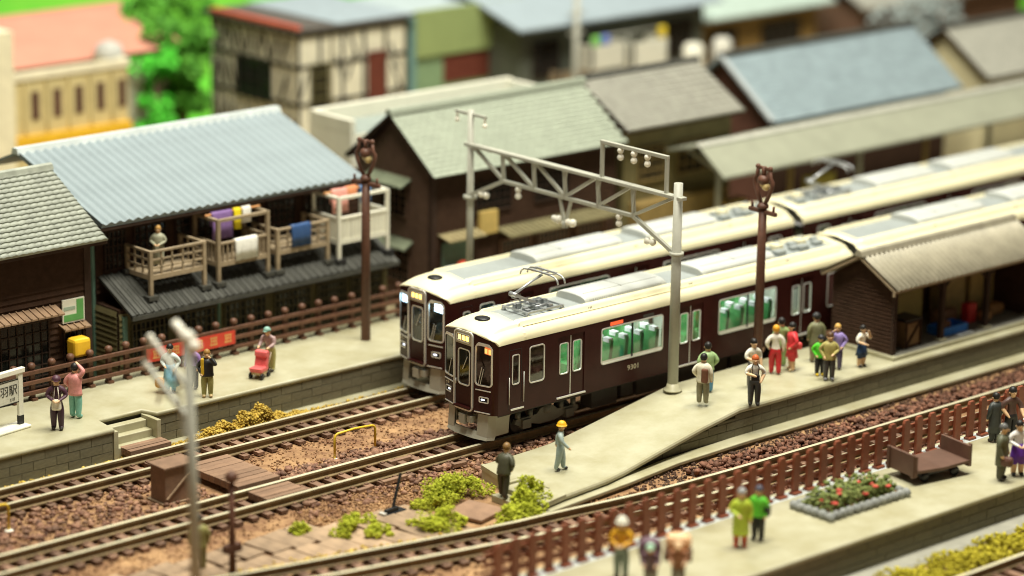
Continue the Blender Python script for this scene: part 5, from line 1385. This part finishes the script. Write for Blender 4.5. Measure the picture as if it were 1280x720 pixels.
o = thing('blue_tub', 'shallow blue tub on the shelter floor', 'tub', (21.05,-4.35,1.012))
m_ = MB(); m_.box(-.75, .75, -.4, .4, 0, .08); m_.box(-.75, .75, -.4, -.34, .08, .32); m_.box(-.75, .75, .34, .4, .08, .32); m_.box(-.75, -.69, -.34, .34, .08, .32); m_.box(.69, .75, -.34, .34, .08, .32); m_.build('shell', paint(.03,.22,.75), o)
goods('brown_parcel', 'small brown parcel lying in the blue tub', 'parcel', 20.9, -4.3, .5, .3, .35, paint(.30,.15,.08), .05, z=1.095)
goods('log_bundle', 'grey and brown bundle behind the blue tub', 'bundle', 21.8, -3.5, 1.3, .5, .6, paint(.26,.14,.08), .15)
goods('paper_sheet', 'pale sheet lying on the shelter floor', 'sheet', 21.4, -4.9, .9, .25, .02, paint(.7,.74,.74), 0)
goods('red_can', 'red canister behind the second shelter post', 'canister', 22.75, -4.0, .55, .4, .8, paint(.6,.03,.03), .08)
goods('sack', 'brown round sack beside the red canister', 'sack', 23.35, -4.3, .6, .5, .45, paint(.42,.22,.08), .18)
goods('sack', 'brown sack further right on the shelter floor', 'sack', 24.4, -3.9, .9, .6, .5, paint(.33,.17,.06), .2)

# ------------------------------------------------------------------ near platform: cart and flower bed
t = thing('baggage_cart', 'brown wooden baggage cart with upright ends beside the fence', 'cart', (7.55,-14.75,.85), R(-9))
cartm = mat('cart_brown', (.135,.072,.05), rough=.5, var=.15, bump=.2)
MB().ext([(-1.15,.42), (0,.36), (1.15,.42), (1.15,.52), (0,.46), (-1.15,.52)], -.75, .75, 'y').build('deck', cartm, t)
for s_ in (-1, 1):
    e = MB(); e.ext([(-.72,.28), (.72,.28), (.72,1.02), (-.72,1.02)], s_*1.17-.05, s_*1.17+.05, 'x'); eb = e.build('end_board', cartm, t, bevel=.015)
    for y in (-.62, .62): MB().box(s_*1.25-.04, s_*1.25+.04, y-.06, y+.06, .26, 1.05).build('stake', cartm, eb)
    for y in (-.55, .55):
        MB().lathe((s_*.65, y-.05, .17), [(.04,0),(.17,0),(.17,.1),(.04,.1)], 14, ax='y').build('wheel', black, t)
MB().box(-.8, .8, -.5, .5, .2, .34).build('chassis', black, t)
t = thing('flower_bed', 'stone edged flower bed with red blooms on the near platform', 'flower bed', (3.4,-14.95,.85), R(0))
for k in range(34):
    W_, D_ = 3.75, 1.55
    s_ = k*(2*(W_+D_))/34
    if s_ < W_: p = (-W_/2+s_, -D_/2)
    elif s_ < W_+D_: p = (W_/2, -D_/2+s_-W_)
    elif s_ < 2*W_+D_: p = (W_/2-(s_-W_-D_), D_/2)
    else: p = (-W_/2, D_/2-(s_-2*W_-D_))
    V = ICO2_V*np.array([.19,.15,.17])*(1+RNG.uniform(-.12,.12,(len(ICO2_V),1)))
    m_ = MB(); 
    for v in V: m_.vert(v)
    for f in ICO2_F: m_.face(tuple(int(i) for i in f), True)
    o = m_.build('edge_stone', stonem, t, loc=(p[0], p[1], .12)); o.rotation_euler.z = random.uniform(-.4,.4)+(1.57 if abs(abs(p[0])-W_/2) < .01 else 0)
pts = [(random.uniform(-1.7,1.7), random.uniform(-.62,.62)) for _ in range(650)]
o = pebbles('foliage', [(a, b, .1+random.random()**1.4*.62*(1-.25*abs(a)/1.7)) for a, b in pts], [random.uniform(.05,.1) for _ in pts], bedleaf, t, .8, .4)
MB().box(-1.8, 1.8, -.7, .7, .01, .14).build('soil', soil, t)
for k in range(12):
    a, b = random.uniform(-1.5,1.5), random.uniform(-.65,.3); m_ = MB(); 
    for j in range(5): m_.ball((.06*math.cos(j*1.256), .06*math.sin(j*1.256), 0), .055, 6, .7)
    m_.build('bloom', redflower, t, loc=(a, b, .52+random.uniform(-.12,.12)))

# station name board
t = thing('station_sign', 'white station name board on two legs at the left edge of the platform', 'sign', (-13.3, 8.95, .85), R(9))
MB().box(-1.3, .65, -.35, .35, 0, .1).build('base', white_paint, t, bevel=.04)
for x in (-1.05, .45):
    l_ = MB().box(x-.1, x+.1, -.06, .06, .1, 1.95).build('leg', white_paint, t); MB().box(x-.105, x+.105, -.065, .065, .1, .42).build('leg_band', black, l_)
MB().box(-1.25, .65, -.09, .09, 1.95, 2.13).build('top_bar', white_paint, t, bevel=.02)
b_ = MB().box(-.95, .35, -.05, .05, .95, 1.75).build('board', paint(.62,.61,.52), t)
f_ = MB(); f_.box(-.98, .38, -.055, -.05, 1.74, 1.78); f_.box(-.98, .38, -.055, -.05, .92, .96); f_.box(-.98, -.94, -.055, -.05, .92, 1.78); f_.box(.34, .38, -.055, -.05, .92, 1.78); f_.build('board_frame', black, b_)
inst('lettering', text_mesh('鳥羽駅', .40, inkm, .002), b_, (-.30, -.056, 1.40), (R(90),0,0))
inst('small_lettering', text_mesh('とば', .13, inkm, .002), b_, (.05, -.056, 1.08), (R(90),0,0))

# ------------------------------------------------------------------ foam greenery
def bush(label, c, rx, ry, h, n, m=limefoam, name='bush'):
    t = thing(name, label, 'bush', c, 0, 'lime green foam bushes')
    P = []; S = []
    nl = max(9, int(n/28)); lobes = [(random.gauss(0,rx)*.5, random.gauss(0,ry)*.5, (.15+random.random()**.8*.7)*h, random.uniform(.22,.55)*min(rx,ry,h)) for _ in range(nl)]
    lobes = [(a, b, c_*max(.35, 1-.5*((a/rx)**2+(b/ry)**2)), d_) for a, b, c_, d_ in lobes]
    for k in range(int(n*4)):
        lx, ly, lz, lr = random.choice(lobes); v = Vector((random.gauss(0,1), random.gauss(0,1), random.gauss(0,1))).normalized()*lr*random.uniform(.55,1.25)
        P.append((lx+v.x, ly+v.y, max(.02, lz+v.z*.9))); S.append(random.uniform(.02,.046))
    pebbles('foliage', P, S, m, t, .9, .45)
    MB().tube([(0,0,0), (.02,0,h*.5)], .05, 6).build('stem', trunkm, t)
bush('small lime bush left of the point lever', (-8.55,-4.05,-.36), .75, .45, .55, 420)
bush('tiny lime bush at the plank edge below the small bush', (-8.35,-4.95,-.34), .5, .35, .4, 260)
bush('tiny lime tuft among the planks at the left', (-10.2,-3.15,-.34), .35, .3, .35, 160)
bush('large lime bush along the end of the island platform', (-4.2,-3.7,-.36), 1.35, .6, .78, 1150)
bush('low lime bush between the lever and the brown board', (-6.2,-5.7,-.36), .75, .6, .75, 520)
bush('lime bush growing right of the platform steps', (-2.95,-6.35,-.36), .6, .5, 1.35, 620)
bush('low lime bush at the foot of the steps by the curving rail', (-3.9,-6.75,-.36), .8, .5, .65, 520)
def tufts(name, label, n, fx, m, s=(.04,.11)):
    P = [fx() for _ in range(n)]
    struct(pebbles(name, P, [random.uniform(*s) for _ in P], m, None, .9, .45), label, 'stuff')
def f1():
    x = random.gauss(-4.6,1.5); return (x, random.uniform(6.5,7.15), -.4+random.random()*max(.06, (.55+.35*math.sin(x*5.1)*math.sin(x*2.3+1))*math.exp(-((x+4.6)/1.9)**2)))
def f1b(): return (random.uniform(-20,3), random.uniform(6.55,7.0), -.42+random.random()*.12)
def f1c(): x = random.gauss(-15,2); return (x, random.uniform(6.15,6.5), -.42+random.random()*.25)
tufts('dry_grass', 'straw coloured grass below the far platform wall', 4200, f1, strawfoam, (.025,.06))
tufts('dry_grass', 'thin straw coloured grass along the far rail', 700, f1b, strawfoam, (.03,.07)); tufts('dry_grass', 'straw coloured grass by the far rail at the left', 350, f1c, strawfoam)
def f2(): x = random.uniform(0,12); y = random.uniform(-19.9,-18.5); return (x, y, -.42+random.random()*(.25+.35*abs(math.sin(x*1.3+y))))
tufts('yellow_moss', 'yellow-green ground cover in the near right corner', 5200, f2, mossfoam, (.03,.075))
def f3():
    x = random.gauss(-11,2.2); return (x, t3y(x)+1.35+random.gauss(0,.16), -.36+random.random()*.12)
tufts('dry_grass', 'straw coloured grass beside the planks', 420, f3, strawfoam, (.03,.07))
pt = [(random.uniform(0,12), random.uniform(-20.2,-19.2), -.4) for _ in range(700)]
struct(pebbles('corner_ballast', pt, [random.uniform(.04,.1) for _ in pt], gravelm), 'gravel in the near right corner', 'stuff')
# far trees
def tree(label, c, h, r, n, m=treem):
    t = thing('tree', label, 'tree', c, 0, 'far green trees')
    MB().tube([(0,0,0), (.1,0,h*.45), (0,.1,h*.8)], .28, 8, r2=.1).build('trunk', trunkm, t)
    L = MB()
    lob = [(random.uniform(-r,r)*.75, random.uniform(-r,r)*.75, h*random.uniform(.3,.9), r*random.uniform(.4,.65)) for _ in range(16)]
    for k in range(n):
        lx, ly, lz, lr = random.choice(lob); v = Vector((random.gauss(0,1), random.gauss(0,1), random.gauss(0,1))).normalized()*lr*random.uniform(.6,1.05)
        p = Vector((lx, ly, lz))+v; a = Vector((random.gauss(0,1), random.gauss(0,1), random.gauss(0,1))).normalized(); b = a.orthogonal().normalized(); s_ = random.uniform(.10,.24)
        L.poly([p-a*s_, p+b*s_*.6, p+a*s_, p-b*s_*.6])
    L.build('crown', m, t)
tree('tall green tree between the cream hall and the half-timbered house', (17.2,42.2,-.05), 9.6, 1.7, 5200)
tree('broad green tree hugging the side of the half-timbered house', (16.4,39.6,-.05), 8.0, 1.3, 4200)
tree('bright round green tree left of the tall tree', (14.6,39.2,-.05), 6.9, .95, 1100, mat('bright_leaf', (.06,.5,.03), col2=(.14,.75,.06), rough=.7))
tree('grey-blue tree behind the blue tiled roof', (53,24.5,-.05), 8.0, 2.0, 1500, mat('blue_leaf', (.20,.25,.24), col2=(.42,.47,.46), rough=.7))

# ------------------------------------------------------------------ people (painted miniature figures)
SKIN = paint(.72,.47,.27)
FX = 1.34
ARMS = {
 'down':  ((.138,.012,.635), (.135,-.03,.50)),
 'hip':   ((.165,.03,.65), (.115,-.04,.54)),
 'front': ((.15,-.01,.645), (.055,-.115,.60)),
 'cam':   ((.15,-.02,.655), (.045,-.125,.655)),
 'face':  ((.15,-.08,.70), (.055,-.115,.865)),
 'raise': ((.15,-.02,.90), (.06,-.02,.985)),
 'push':  ((.14,-.06,.66), (.11,-.19,.62)),
 'back':  ((.145,.07,.65), (.06,.105,.58)),
 'swing': ((.145,-.04,.645), (.13,-.12,.54)),
 'swingb':((.145,.06,.645), (.14,.07,.51)),
}
def person(label, loc, heading, H, top, pants, hair=(.015,.013,.012), shoe=(.03,.025,.02), la='down', ra='down', short=False, bare_legs=False,
           stride=0.0, lean=0.0, hat=None, skirt=None, coat=None, group=None, headturn=0, skin=None, pad=1.0, hairlen=0):
    t = thing('person', label, 'figurine', loc, R(heading+90), group)
    sk = SKIN if skin is None else paint(*skin)
    cols = [sk, paint(*top), paint(*pants), paint(*shoe), paint(*hair)]
    V = []; E = []; RAD = []; LAB = {}
    def v(p, r, r2=None): V.append(Vector(p)); RAD.append((r*pad if r < .058 else r, (r2 or r))); return len(V)-1
    def ln(z): return -lean*max(0, z-.5)
    pel = v((0,0,.505), .073, .058); wa = v((0,ln(.6),.60), .068, .053); ch = v((0,ln(.72),.72), .082, .062); sh = v((0,ln(.795),.795), .062, .048)
    nk = v((0,ln(.845)-.004,.845), .03); hb = v((0,ln(.88)-.012,.880), .043, .048); hm = v((0,ln(.925)-.014,.925), .052, .06); ht = v((0,ln(.965)-.008,.966), .036, .042)
    bones = []
    def e(a, b, lab): E.append((a, b)); bones.append((a, b, lab))
    e(pel, wa, 1); e(wa, ch, 1); e(ch, sh, 1); e(sh, nk, 0); e(nk, hb, 0); e(hb, hm, 0); e(hm, ht, 0)
    for s, arm in ((-1, la), (1, ra)):
        A = ARMS[arm]; A = ((A[0][0]*.84,)+A[0][1:], (A[1][0]*.84,)+A[1][1:])
        s0 = v((s*.092, ln(.79), .782), .046, .046); el = v((s*A[0][0], A[0][1]+ln(A[0][2]), A[0][2]), .036); wr = v((s*A[1][0], A[1][1]+ln(A[1][2]), A[1][2]), .026)
        d = (V[wr]-V[el]).normalized(); hd = v(V[wr]+d*.035, .026, .02); ft = v(V[wr]+d*.075+Vector((0,-.006,0)), .013, .011)
        e(sh, s0, 1); e(s0, el, 1); e(el, wr, 0 if short else 1); e(wr, hd, 0); e(hd, ft, 0)
        st = stride*s
        hp = v((s*.046, 0, .475), .062, .062); kn = v((s*.049, -st*.5-.006, .265), .050); an = v((s*.050, -st+.008, .055), .038); to = v((s*.056, -st-.062, .024), .032, .023)
        e(pel, hp, 2); e(hp, kn, 2); e(kn, an, 0 if bare_legs else 2); e(an, to, 3)
    me = bpy.data.meshes.new('body'); me.from_pydata([tuple(p) for p in V], E, [])
    o = bpy.data.objects.new('body', me); COL.objects.link(o)
    m = o.modifiers.new('skin', 'SKIN'); m.use_smooth_shade = True; m.branch_smoothing = .4
    for k, sv in enumerate(me.skin_vertices[0].data): sv.radius = RAD[k]; sv.use_root = (k == 0)
    s = o.modifiers.new('sub', 'SUBSURF'); s.levels = 2; s.render_levels = 2
    bpy.context.view_layer.update()
    bm_ = bpy.data.meshes.new_from_object(o.evaluated_get(bpy.context.evaluated_depsgraph_get()))
    bpy.data.objects.remove(o); bpy.data.meshes.remove(me)
    bm_.name = 'body'; bm_.materials.clear()
    for c in cols[:4]: bm_.materials.append(c)
    A_ = np.array([V[a] for a, b, l in bones]); B_ = np.array([V[b] for a, b, l in bones]); L_ = np.array([l for a, b, l in bones])
    Rr = np.array([(RAD[a][0]+RAD[b][0])/2 for a, b, l in bones])
    C = np.empty(len(bm_.polygons)*3); bm_.polygons.foreach_get('center', C); C = C.reshape(-1, 3)
    AB = B_-A_; tt = np.clip(((C[:,None]-A_)*AB).sum(-1)/(AB*AB).sum(-1), 0, 1); D = np.linalg.norm(C[:,None]-(A_+AB*tt[...,None]), axis=-1)/Rr
    idx = L_[D.argmin(1)]
    idx = np.where((idx == 1) & (C[:,2] < .535) & (np.abs(C[:,0]) < .1) , 2, idx)
    bm_.polygons.foreach_set('material_index', idx.astype(np.int32)); bm_.polygons.foreach_set('use_smooth', np.ones(len(idx), bool))
    co = np.empty(len(bm_.vertices)*3); bm_.vertices.foreach_get('co', co); co = co.reshape(-1,3)*H; co[:,0] *= FX; co[:,1] *= FX; bm_.vertices.foreach_set('co', co.ravel()); bm_.update()
    b = bpy.data.objects.new('body', bm_); COL.objects.link(b); b.parent = t
    hc = Vector((V[hm].x*H*FX, V[hm].y*H*FX, V[hm].z*H))
    # hair or hat
    r = .066*H*FX*.93
    if hair is not None:
        h = MB(); prof = [(r*math.cos(a)*1.0, r*1.05*math.sin(a)) for a in [R(x) for x in (-8, 12, 32, 52, 70, 86)]]
        h.lathe((hc.x, hc.y+.016*H, hc.z+.019*H), prof, 12, .90, .98)
        h.lathe((hc.x, hc.y+.024*H, hc.z-(.02+hairlen*.5)*H), [(r*.55, -(.02+hairlen*.5)*H), (r*.80, 0), (r*.86, .035*H)], 10, .95, .8)
        h.build('hair', cols[4], t)
    if hat:
        kind, hcx = hat; h = MB(); hz = hc.z+.018*H
        prof = [(r*1.1*math.cos(a), r*1.08*math.sin(a)) for a in [R(x) for x in (0, 20, 40, 60, 76, 87)]]
        if kind == 'helmet': prof = [(r*1.32, -.006*H), (r*1.3, .006*H)]+[(a*1.08, b_*1.1+.006*H) for a, b_ in prof]
        h.lathe((hc.x, hc.y+.002*H, hz), prof, 14, .95, 1.0)
        if kind in ('cap',): h.ext([(-.04*H, hc.y-.065*H), (.05*H, hc.y-.065*H), (.036*H, hc.y-.13*H), (-.036*H, hc.y-.13*H)][::-1], hz, hz+.008*H, 'z')
        h.build('hat', paint(*hcx), t)
    for s_ in (-1, 1):
        MB().ball((hc.x+s_*.021*H*FX, hc.y-.055*FX*H, hc.z+.002*H), .0065*H, 6).build('eye', black, t)
        MB().ball((hc.x+s_*.050*H*FX, hc.y+.004*H, hc.z-.004*H), .013*H, 6, 1.3).build('ear', sk, t)
    MB().ball((hc.x, hc.y-.060*FX*H, hc.z-.012*H), .011*H, 6, 1.3).build('nose', sk, t)
    f = MB(); f.box(-.014*H+hc.x, .014*H+hc.x, hc.y-.060*H*FX, hc.y-.055*H*FX, hc.z-.033*H, hc.z-.027*H); f.build('mouth', paint(.45,.16,.12), t)
    def cone(name, c, prof, flare=0):
        q = MB(); n = 16; rings = []
        for (r_, z, yo) in prof:
            rings.append([q.vert((r_*FX*H*math.cos(6.2832*j/n)*(1+flare*(j % 2)), (r_*.78*H*math.sin(6.2832*j/n)+yo*H)*FX, z*H)) for j in range(n)])
        for a_, b__ in zip(rings[:-1], rings[1:]):
            for j in range(n): q.face((a_[j], a_[(j+1) % n], b__[(j+1) % n], b__[j]), True)
        q.face(rings[0][::-1]); q.face(rings[-1]); q.build(name, paint(*c), t)
    if skirt: cone('skirt', skirt[0], [(.105+.03*(.5-skirt[1])*3, skirt[1], 0), (.10, (skirt[1]+.53)/2, 0), (.088, .53, 0), (.07, .60, ln(.6))], .06)
    if coat: cone('coat', coat[0], [(.105, coat[1], 0), (.102, (coat[1]+.52)/2, 0), (.098, .53, 0), (.095, .64, ln(.64)), (.108, .74, ln(.74)), (.09, .80, ln(.8)), (.045, .838, ln(.83))])
    return t
def P_at(p, heading, dx, dy):
    """offset in the figure's own frame: dx to its left-hand side +x, dy forward negative"""
    a = R(heading+90); return (p[0]+dx*math.cos(a)-dy*math.sin(a), p[1]+dx*math.sin(a)+dy*math.cos(a))
def carried(name, label, cat, loc, heading, w, d, h, m, bev=.04, strap=None):
    o = MB().box(-w/2, w/2, -d/2, d/2, -h/2, h/2).build(name, m, None, bevel=bev, loc=loc); o.rotation_euler.z = R(heading+90)
    if strap: MB().tube(strap, .018, 6).build('strap', m, o)
    return tag(o, label, cat)
W = 'passengers on the far platform'; I = 'passengers on the island platform'; N_ = 'passengers on the near platform'
TOC, AWAY, LEFT, RIGHT = 227, 47, 138, -42
# far platform
p = (-12.08, 7.9, .85); person('person in dark purple jacket and cap holding a white bag by the station sign', p, 232, 1.93, (.075,.03,.05), (.055,.025,.045), la='front', ra='front', hat=('cap', (.09,.035,.055)), group=W, stride=.01)
q = P_at(p, 232, 0, -.26); carried('shoulder_bag', 'white bag held by the person in the purple cap', 'bag', (q[0], q[1], .85+.98), 232, .34, .16, .4, paint(.82,.76,.64), .07, [(-.1,.05,.15), (-.05,.14,.6), (.05,.14,.6), (.1,.05,.15)])
person('person in pink top and teal trousers with one arm raised', (-10.85, 8.6, .85), 20, 1.97, (.72,.30,.28), (.20,.48,.40), la='raise', ra='hip', coat=((.72,.30,.28), .44), group=W, shoe=(.2,.45,.38))
p = (-6.55, 8.9, .85); person('person in light blue patterned robe behind the blurred mast', p, 215, 1.80, (.62,.68,.66), (.30,.58,.80), la='front', ra='hip', skirt=((.30,.60,.82), .16), group=W, coat=None)
q = P_at(p, 215, -.35, -.12); carried('orange_drum', 'round orange bag low beside the blue robed person', 'bag', (q[0], q[1], .85+.38), 215, .4, .3, .4, paint(.75,.36,.04), .14)
person('person in purple top standing half hidden behind the mast', (-5.65, 8.75, .85), 200, 1.72, (.30,.18,.45), (.06,.06,.07), hair=(.55,.30,.08), group=W)
p = (-5.85, 7.62, .85); person('person in black jacket and olive trousers with hand to the face', p, 235, 1.76, (.018,.018,.02), (.34,.32,.11), hair=(.30,.16,.04), shoe=(.55,.40,.2), la='hip', ra='face', coat=((.02,.02,.022), .46), group=W)
q = P_at(p, 235, -.17, -.13); carried('yellow_strap_bag', 'yellow strap bag worn over the black jacket', 'bag', (q[0], q[1], .85+1.18), 235, .12, .1, .62, paint(.72,.46,.03), .03)
p = (-2.1, 8.75, .85); person('person in mauve top pushing the red stroller', p, 205, 1.72, (.40,.27,.26), (.42,.38,.14), la='push', ra='push', lean=.25, hat=('cap', (.24,.42,.36)), group=W, stride=.03)
s_ = thing('stroller', 'red baby stroller with black wheels on the far platform', 'stroller', (-2.8, 8.4, .85), R(205)); s_.scale = (.84,.84,.84)
redp = paint(.72,.13,.13)
MB().ext([(-.1,.32), (.55,.30), (.66,.52), (.12,.50), (.0,.98), (-.16,.98)], -.3, .3, 'y').build('seat', redp, s_, bevel=.04)
MB().ext([(-.22,.80), (.12,.92), (.10,1.16), (-.12,1.2), (-.26,1.08)], -.3, .3, 'y').build('hood', redp, s_, bevel=.06)
MB().box(-.12, .5, -.27, .27, .18, .34).build('basket', paint(.62,.45,.24), s_, bevel=.03)
for x in (-.12, .48):
    for y in (-.28, .28): MB().lathe((x, y-.04, .14), [(.03,0),(.14,0),(.14,.08),(.03,.08)], 12, ax='y').build('wheel', black, s_)
m_ = MB(); m_.tube([(-.1,-.26,.5), (-.42,-.26,1.0), (-.42,.26,1.0), (-.1,.26,.5)], .03, 6); m_.build('handle', paint(.5,.4,.3), s_)
# balcony
person('figure in grey robe standing on the leftmost balcony', (-3.85, 13.3, 4.155), 225, 1.62, (.36,.36,.26), (.33,.33,.25), hair=(.5,.28,.08), la='front', ra='front', coat=((.37,.37,.27), .12))
# island
person('person in dark olive suit stepping up at the platform end', (-2.95, -5.1, -.21), 20, 1.85, (.075,.075,.045), (.055,.05,.035), hair=(.25,.14,.05), la='hip', ra='front', coat=((.08,.08,.05), .46), group=I, lean=.18, stride=.05)
person('worker in pale blue overalls and yellow helmet on the platform ramp', (-.07, -4.81, .055), 310, 1.72, (.37,.45,.43), (.33,.42,.41), la='swing', ra='swingb', hat=('helmet', (.85,.45,.02)), group=I, stride=.05)
p = (7.31, -4.41, .85); person('person in cream jacket with a brown shoulder bag seen from behind', p, 30, 1.86, (.78,.73,.58), (.27,.25,.16), la='down', ra='hip', coat=((.78,.73,.58), .45), group=I)
q = P_at(p, 30, -.1, .2); carried('brown_bag', 'brown bag on the back of the cream jacket', 'bag', (q[0], q[1], .85+1.12), 30, .26, .14, .55, paint(.17,.07,.04), .07)
p = (8.42, -3.55, .85); person('person in light green shirt standing next to the grey mast', p, 60, 1.88, (.36,.52,.24), (.10,.28,.45), la='hip', ra='hip', group=I, coat=((.36,.52,.24), .47))
q = P_at(p, 60, .28, 0); carried('blue_bag', 'small blue bag in the hand of the green shirted person', 'bag', (q[0], q[1], .85+.55), 60, .14, .22, .3, paint(.06,.26,.5), .03)
person('person in white shirt right behind the red-haired photographer', (10.15, -4.2, .85), 250, 1.84, (.80,.77,.66), (.12,.11,.11), la='front', ra='down', short=True, group=I)
p = (8.61, -5.72, .85); person('red-haired person in white shirt and grey trousers with a camera', p, 228, 1.86, (.80,.78,.70), (.075,.078,.08), hair=(.55,.12,.03), la='cam', ra='hip', short=True, group=I, stride=.012, pad=1.15)
q = P_at(p, 228, 0, -.27); carried('camera', 'black camera hanging on a strap at the photographer chest', 'camera', (q[0], q[1], .85+1.13), 228, .3, .16, .22, black, .03, [(-.1,.03,.08), (-.13,.10,.35), (-.07,.2,.46), (.07,.2,.46), (.13,.10,.35), (.1,.03,.08)])
person('blond person in white top and red trousers by the brown pole', (12.05, -3.55, .85), 50, 1.86, (.80,.74,.64), (.52,.025,.03), hair=(.80,.38,.03), shoe=(.5,.03,.03), la='down', ra='hip', group=I, stride=.03)
person('dark-haired person in green behind the blond person', (12.95, -3.0, .85), 60, 1.86, (.32,.45,.18), (.28,.42,.16), group=I)
p = (12.85, -3.65, .85); person('dark-haired person in red dress', p, 150, 1.84, (.72,.045,.055), (.72,.055,.06), la='down', ra='hip', bare_legs=True, skirt=((.72,.05,.06), .30), shoe=(.62,.5,.3), hairlen=.06, group=I, coat=((.72,.05,.06), .44))
q = P_at(p, 150, .0, .28); carried('red_handbag', 'small red handbag behind the red dress', 'bag', (q[0], q[1], .85+.95), 150, .22, .2, .26, paint(.7,.08,.08), .06)
person('broad person in olive grey coat and dark cap facing the train', (14.4, -3.45, .85), 60, 1.88, (.20,.20,.10), (.25,.20,.12), hat=('cap', (.04,.04,.045)), coat=((.20,.20,.11), .36), group=I, pad=1.15)
person('light-haired person in purple top in the small group', (14.3, -4.6, .85), 210, 1.74, (.32,.24,.55), (.10,.08,.16), hair=(.60,.36,.10), la='face', ra='hip', group=I, coat=((.32,.24,.55), .44))
person('child in bright green jacket and black trousers with yellow shoes', (13.2, -4.75, .85), 240, 1.55, (.10,.60,.03), (.02,.02,.02), shoe=(.8,.55,.02), hat=('cap', (.03,.03,.035)), la='hip', ra='hip', group=I, coat=((.10,.60,.03), .46))
person('person in khaki jacket with white collar and grey trousers', (13.0, -5.38, .85), 230, 1.82, (.42,.36,.12), (.085,.085,.085), hair=(.10,.05,.02), la='hip', ra='front', coat=((.42,.36,.12), .45), group=I, shoe=(.2,.2,.22), pad=1.1)
p = (15.25, -5.0, .85); person('schoolgirl in white blouse and navy skirt beside the shelter', p, 265, 1.60, (.80,.76,.64), (.02,.05,.12), la='front', ra='face', short=True, bare_legs=True, skirt=((.025,.06,.14), .30), shoe=(.02,.02,.02), hairlen=.05, group=I)
# near platform
person('person in yellow jacket with white cap and grey trousers near the fence', (-7.12, -15.02, .85), 215, 1.9, (.80,.42,.02), (.24,.30,.25), hair=(.6,.58,.5), hat=('helmet', (.82,.80,.68)), la='front', ra='front', group=N_, pad=1.1)
for (px, h, col, lab, capc) in (((-7.2,-16.35), 1.6, (.14,.075,.10), 'stooped person in dark purple with pale mint kerchief', (.45,.70,.52)), ((-6.42,-16.75), 1.6, (.35,.16,.08), 'stooped person at the bottom edge under the peach bundle', (.85,.60,.36))):
    person(lab, (*px, .85), 222, h, col, (.30,.28,.22), hat=('cap', capc), la='push', ra='push', lean=.45, coat=(col, .42), group=N_, pad=1.2)
q = (-7.0,-16.1); carried('back_bundle', 'dark purple cloth bundle carried on the stooped back', 'bundle', (q[0], q[1], .85+1.2), 222, .7, .6, .75, paint(.13,.07,.10), .25)
q = (-6.2,-16.5); carried('back_bundle', 'peach coloured cloth bundle on a wooden carrier', 'bundle', (q[0], q[1], .85+1.35), 222, .8, .6, .55, paint(.85,.52,.28), .22)
q = (-6.2,-16.5); carried('carrier_frame', 'brown wooden back carrier below the peach bundle', 'carrier', (q[0], q[1], .85+.95), 222, .85, .62, .26, paint(.16,.08,.04), .03)
person('person in long lime green coat with grey hair', (-2.4, -15.5, .85), 225, 1.9, (.50,.62,.06), (.5,.1,.05), hair=(.36,.37,.38), shoe=(.6,.12,.06), coat=((.50,.64,.06), .22), la='front', ra='down', group=N_, pad=1.1)
p = (-1.55, -15.45, .85); person('person in bright green top with black trousers and bag', p, 200, 1.78, (.14,.62,.05), (.03,.03,.03), hair=(.08,.08,.12), la='hip', ra='down', group=N_, coat=((.14,.62,.05), .46))
q = P_at(p, 200, .28, .05); carried('black_bag', 'small black bag beside the bright green top', 'bag', (q[0], q[1], .85+1.0), 200, .14, .3, .34, black, .05)
person('person in dark suit with white collar leaning by the fence', (12.0, -13.95, .85), 80, 1.75, (.035,.042,.04), (.03,.035,.035), coat=((.04,.046,.044), .2), group=N_)
person('person in brown sleeveless top by the end of the fence', (12.45, -14.3, .85), 250, 1.95, (.10,.055,.045), (.02,.02,.02), short=True, la='hip', ra='swing', hairlen=.04, group=N_)
p = (8.95, -16.7, .85); person('person in long olive overcoat carrying a brown bag', p, 290, 1.94, (.11,.115,.07), (.08,.08,.05), hair=(.12,.12,.12), coat=((.11,.115,.07), .28), group=N_, pad=1.1)
q = P_at(p, 290, .05, -.3); carried('travel_bag', 'round brown travel bag held by the olive overcoat', 'bag', (q[0]-.2, q[1]+.02, .85+.72), 290, .3, .45, .36, paint(.13,.06,.045), .12)
person('person in white shawl and purple skirt at the right edge', (9.75, -16.75, .85), 235, 1.9, (.72,.70,.68), (.14,.03,.42), la='front', ra='front', bare_legs=True, skirt=((.14,.035,.42), .27), shoe=(.02,.02,.02), group=N_)
# bottom left
person('person in olive clothes standing behind the nearest mast', (-14.5, -3.6, GZ+.02), 60, 1.85, (.30,.28,.10), (.27,.25,.10), coat=((.30,.28,.10), .4))
print('objects', len(bpy.data.objects))
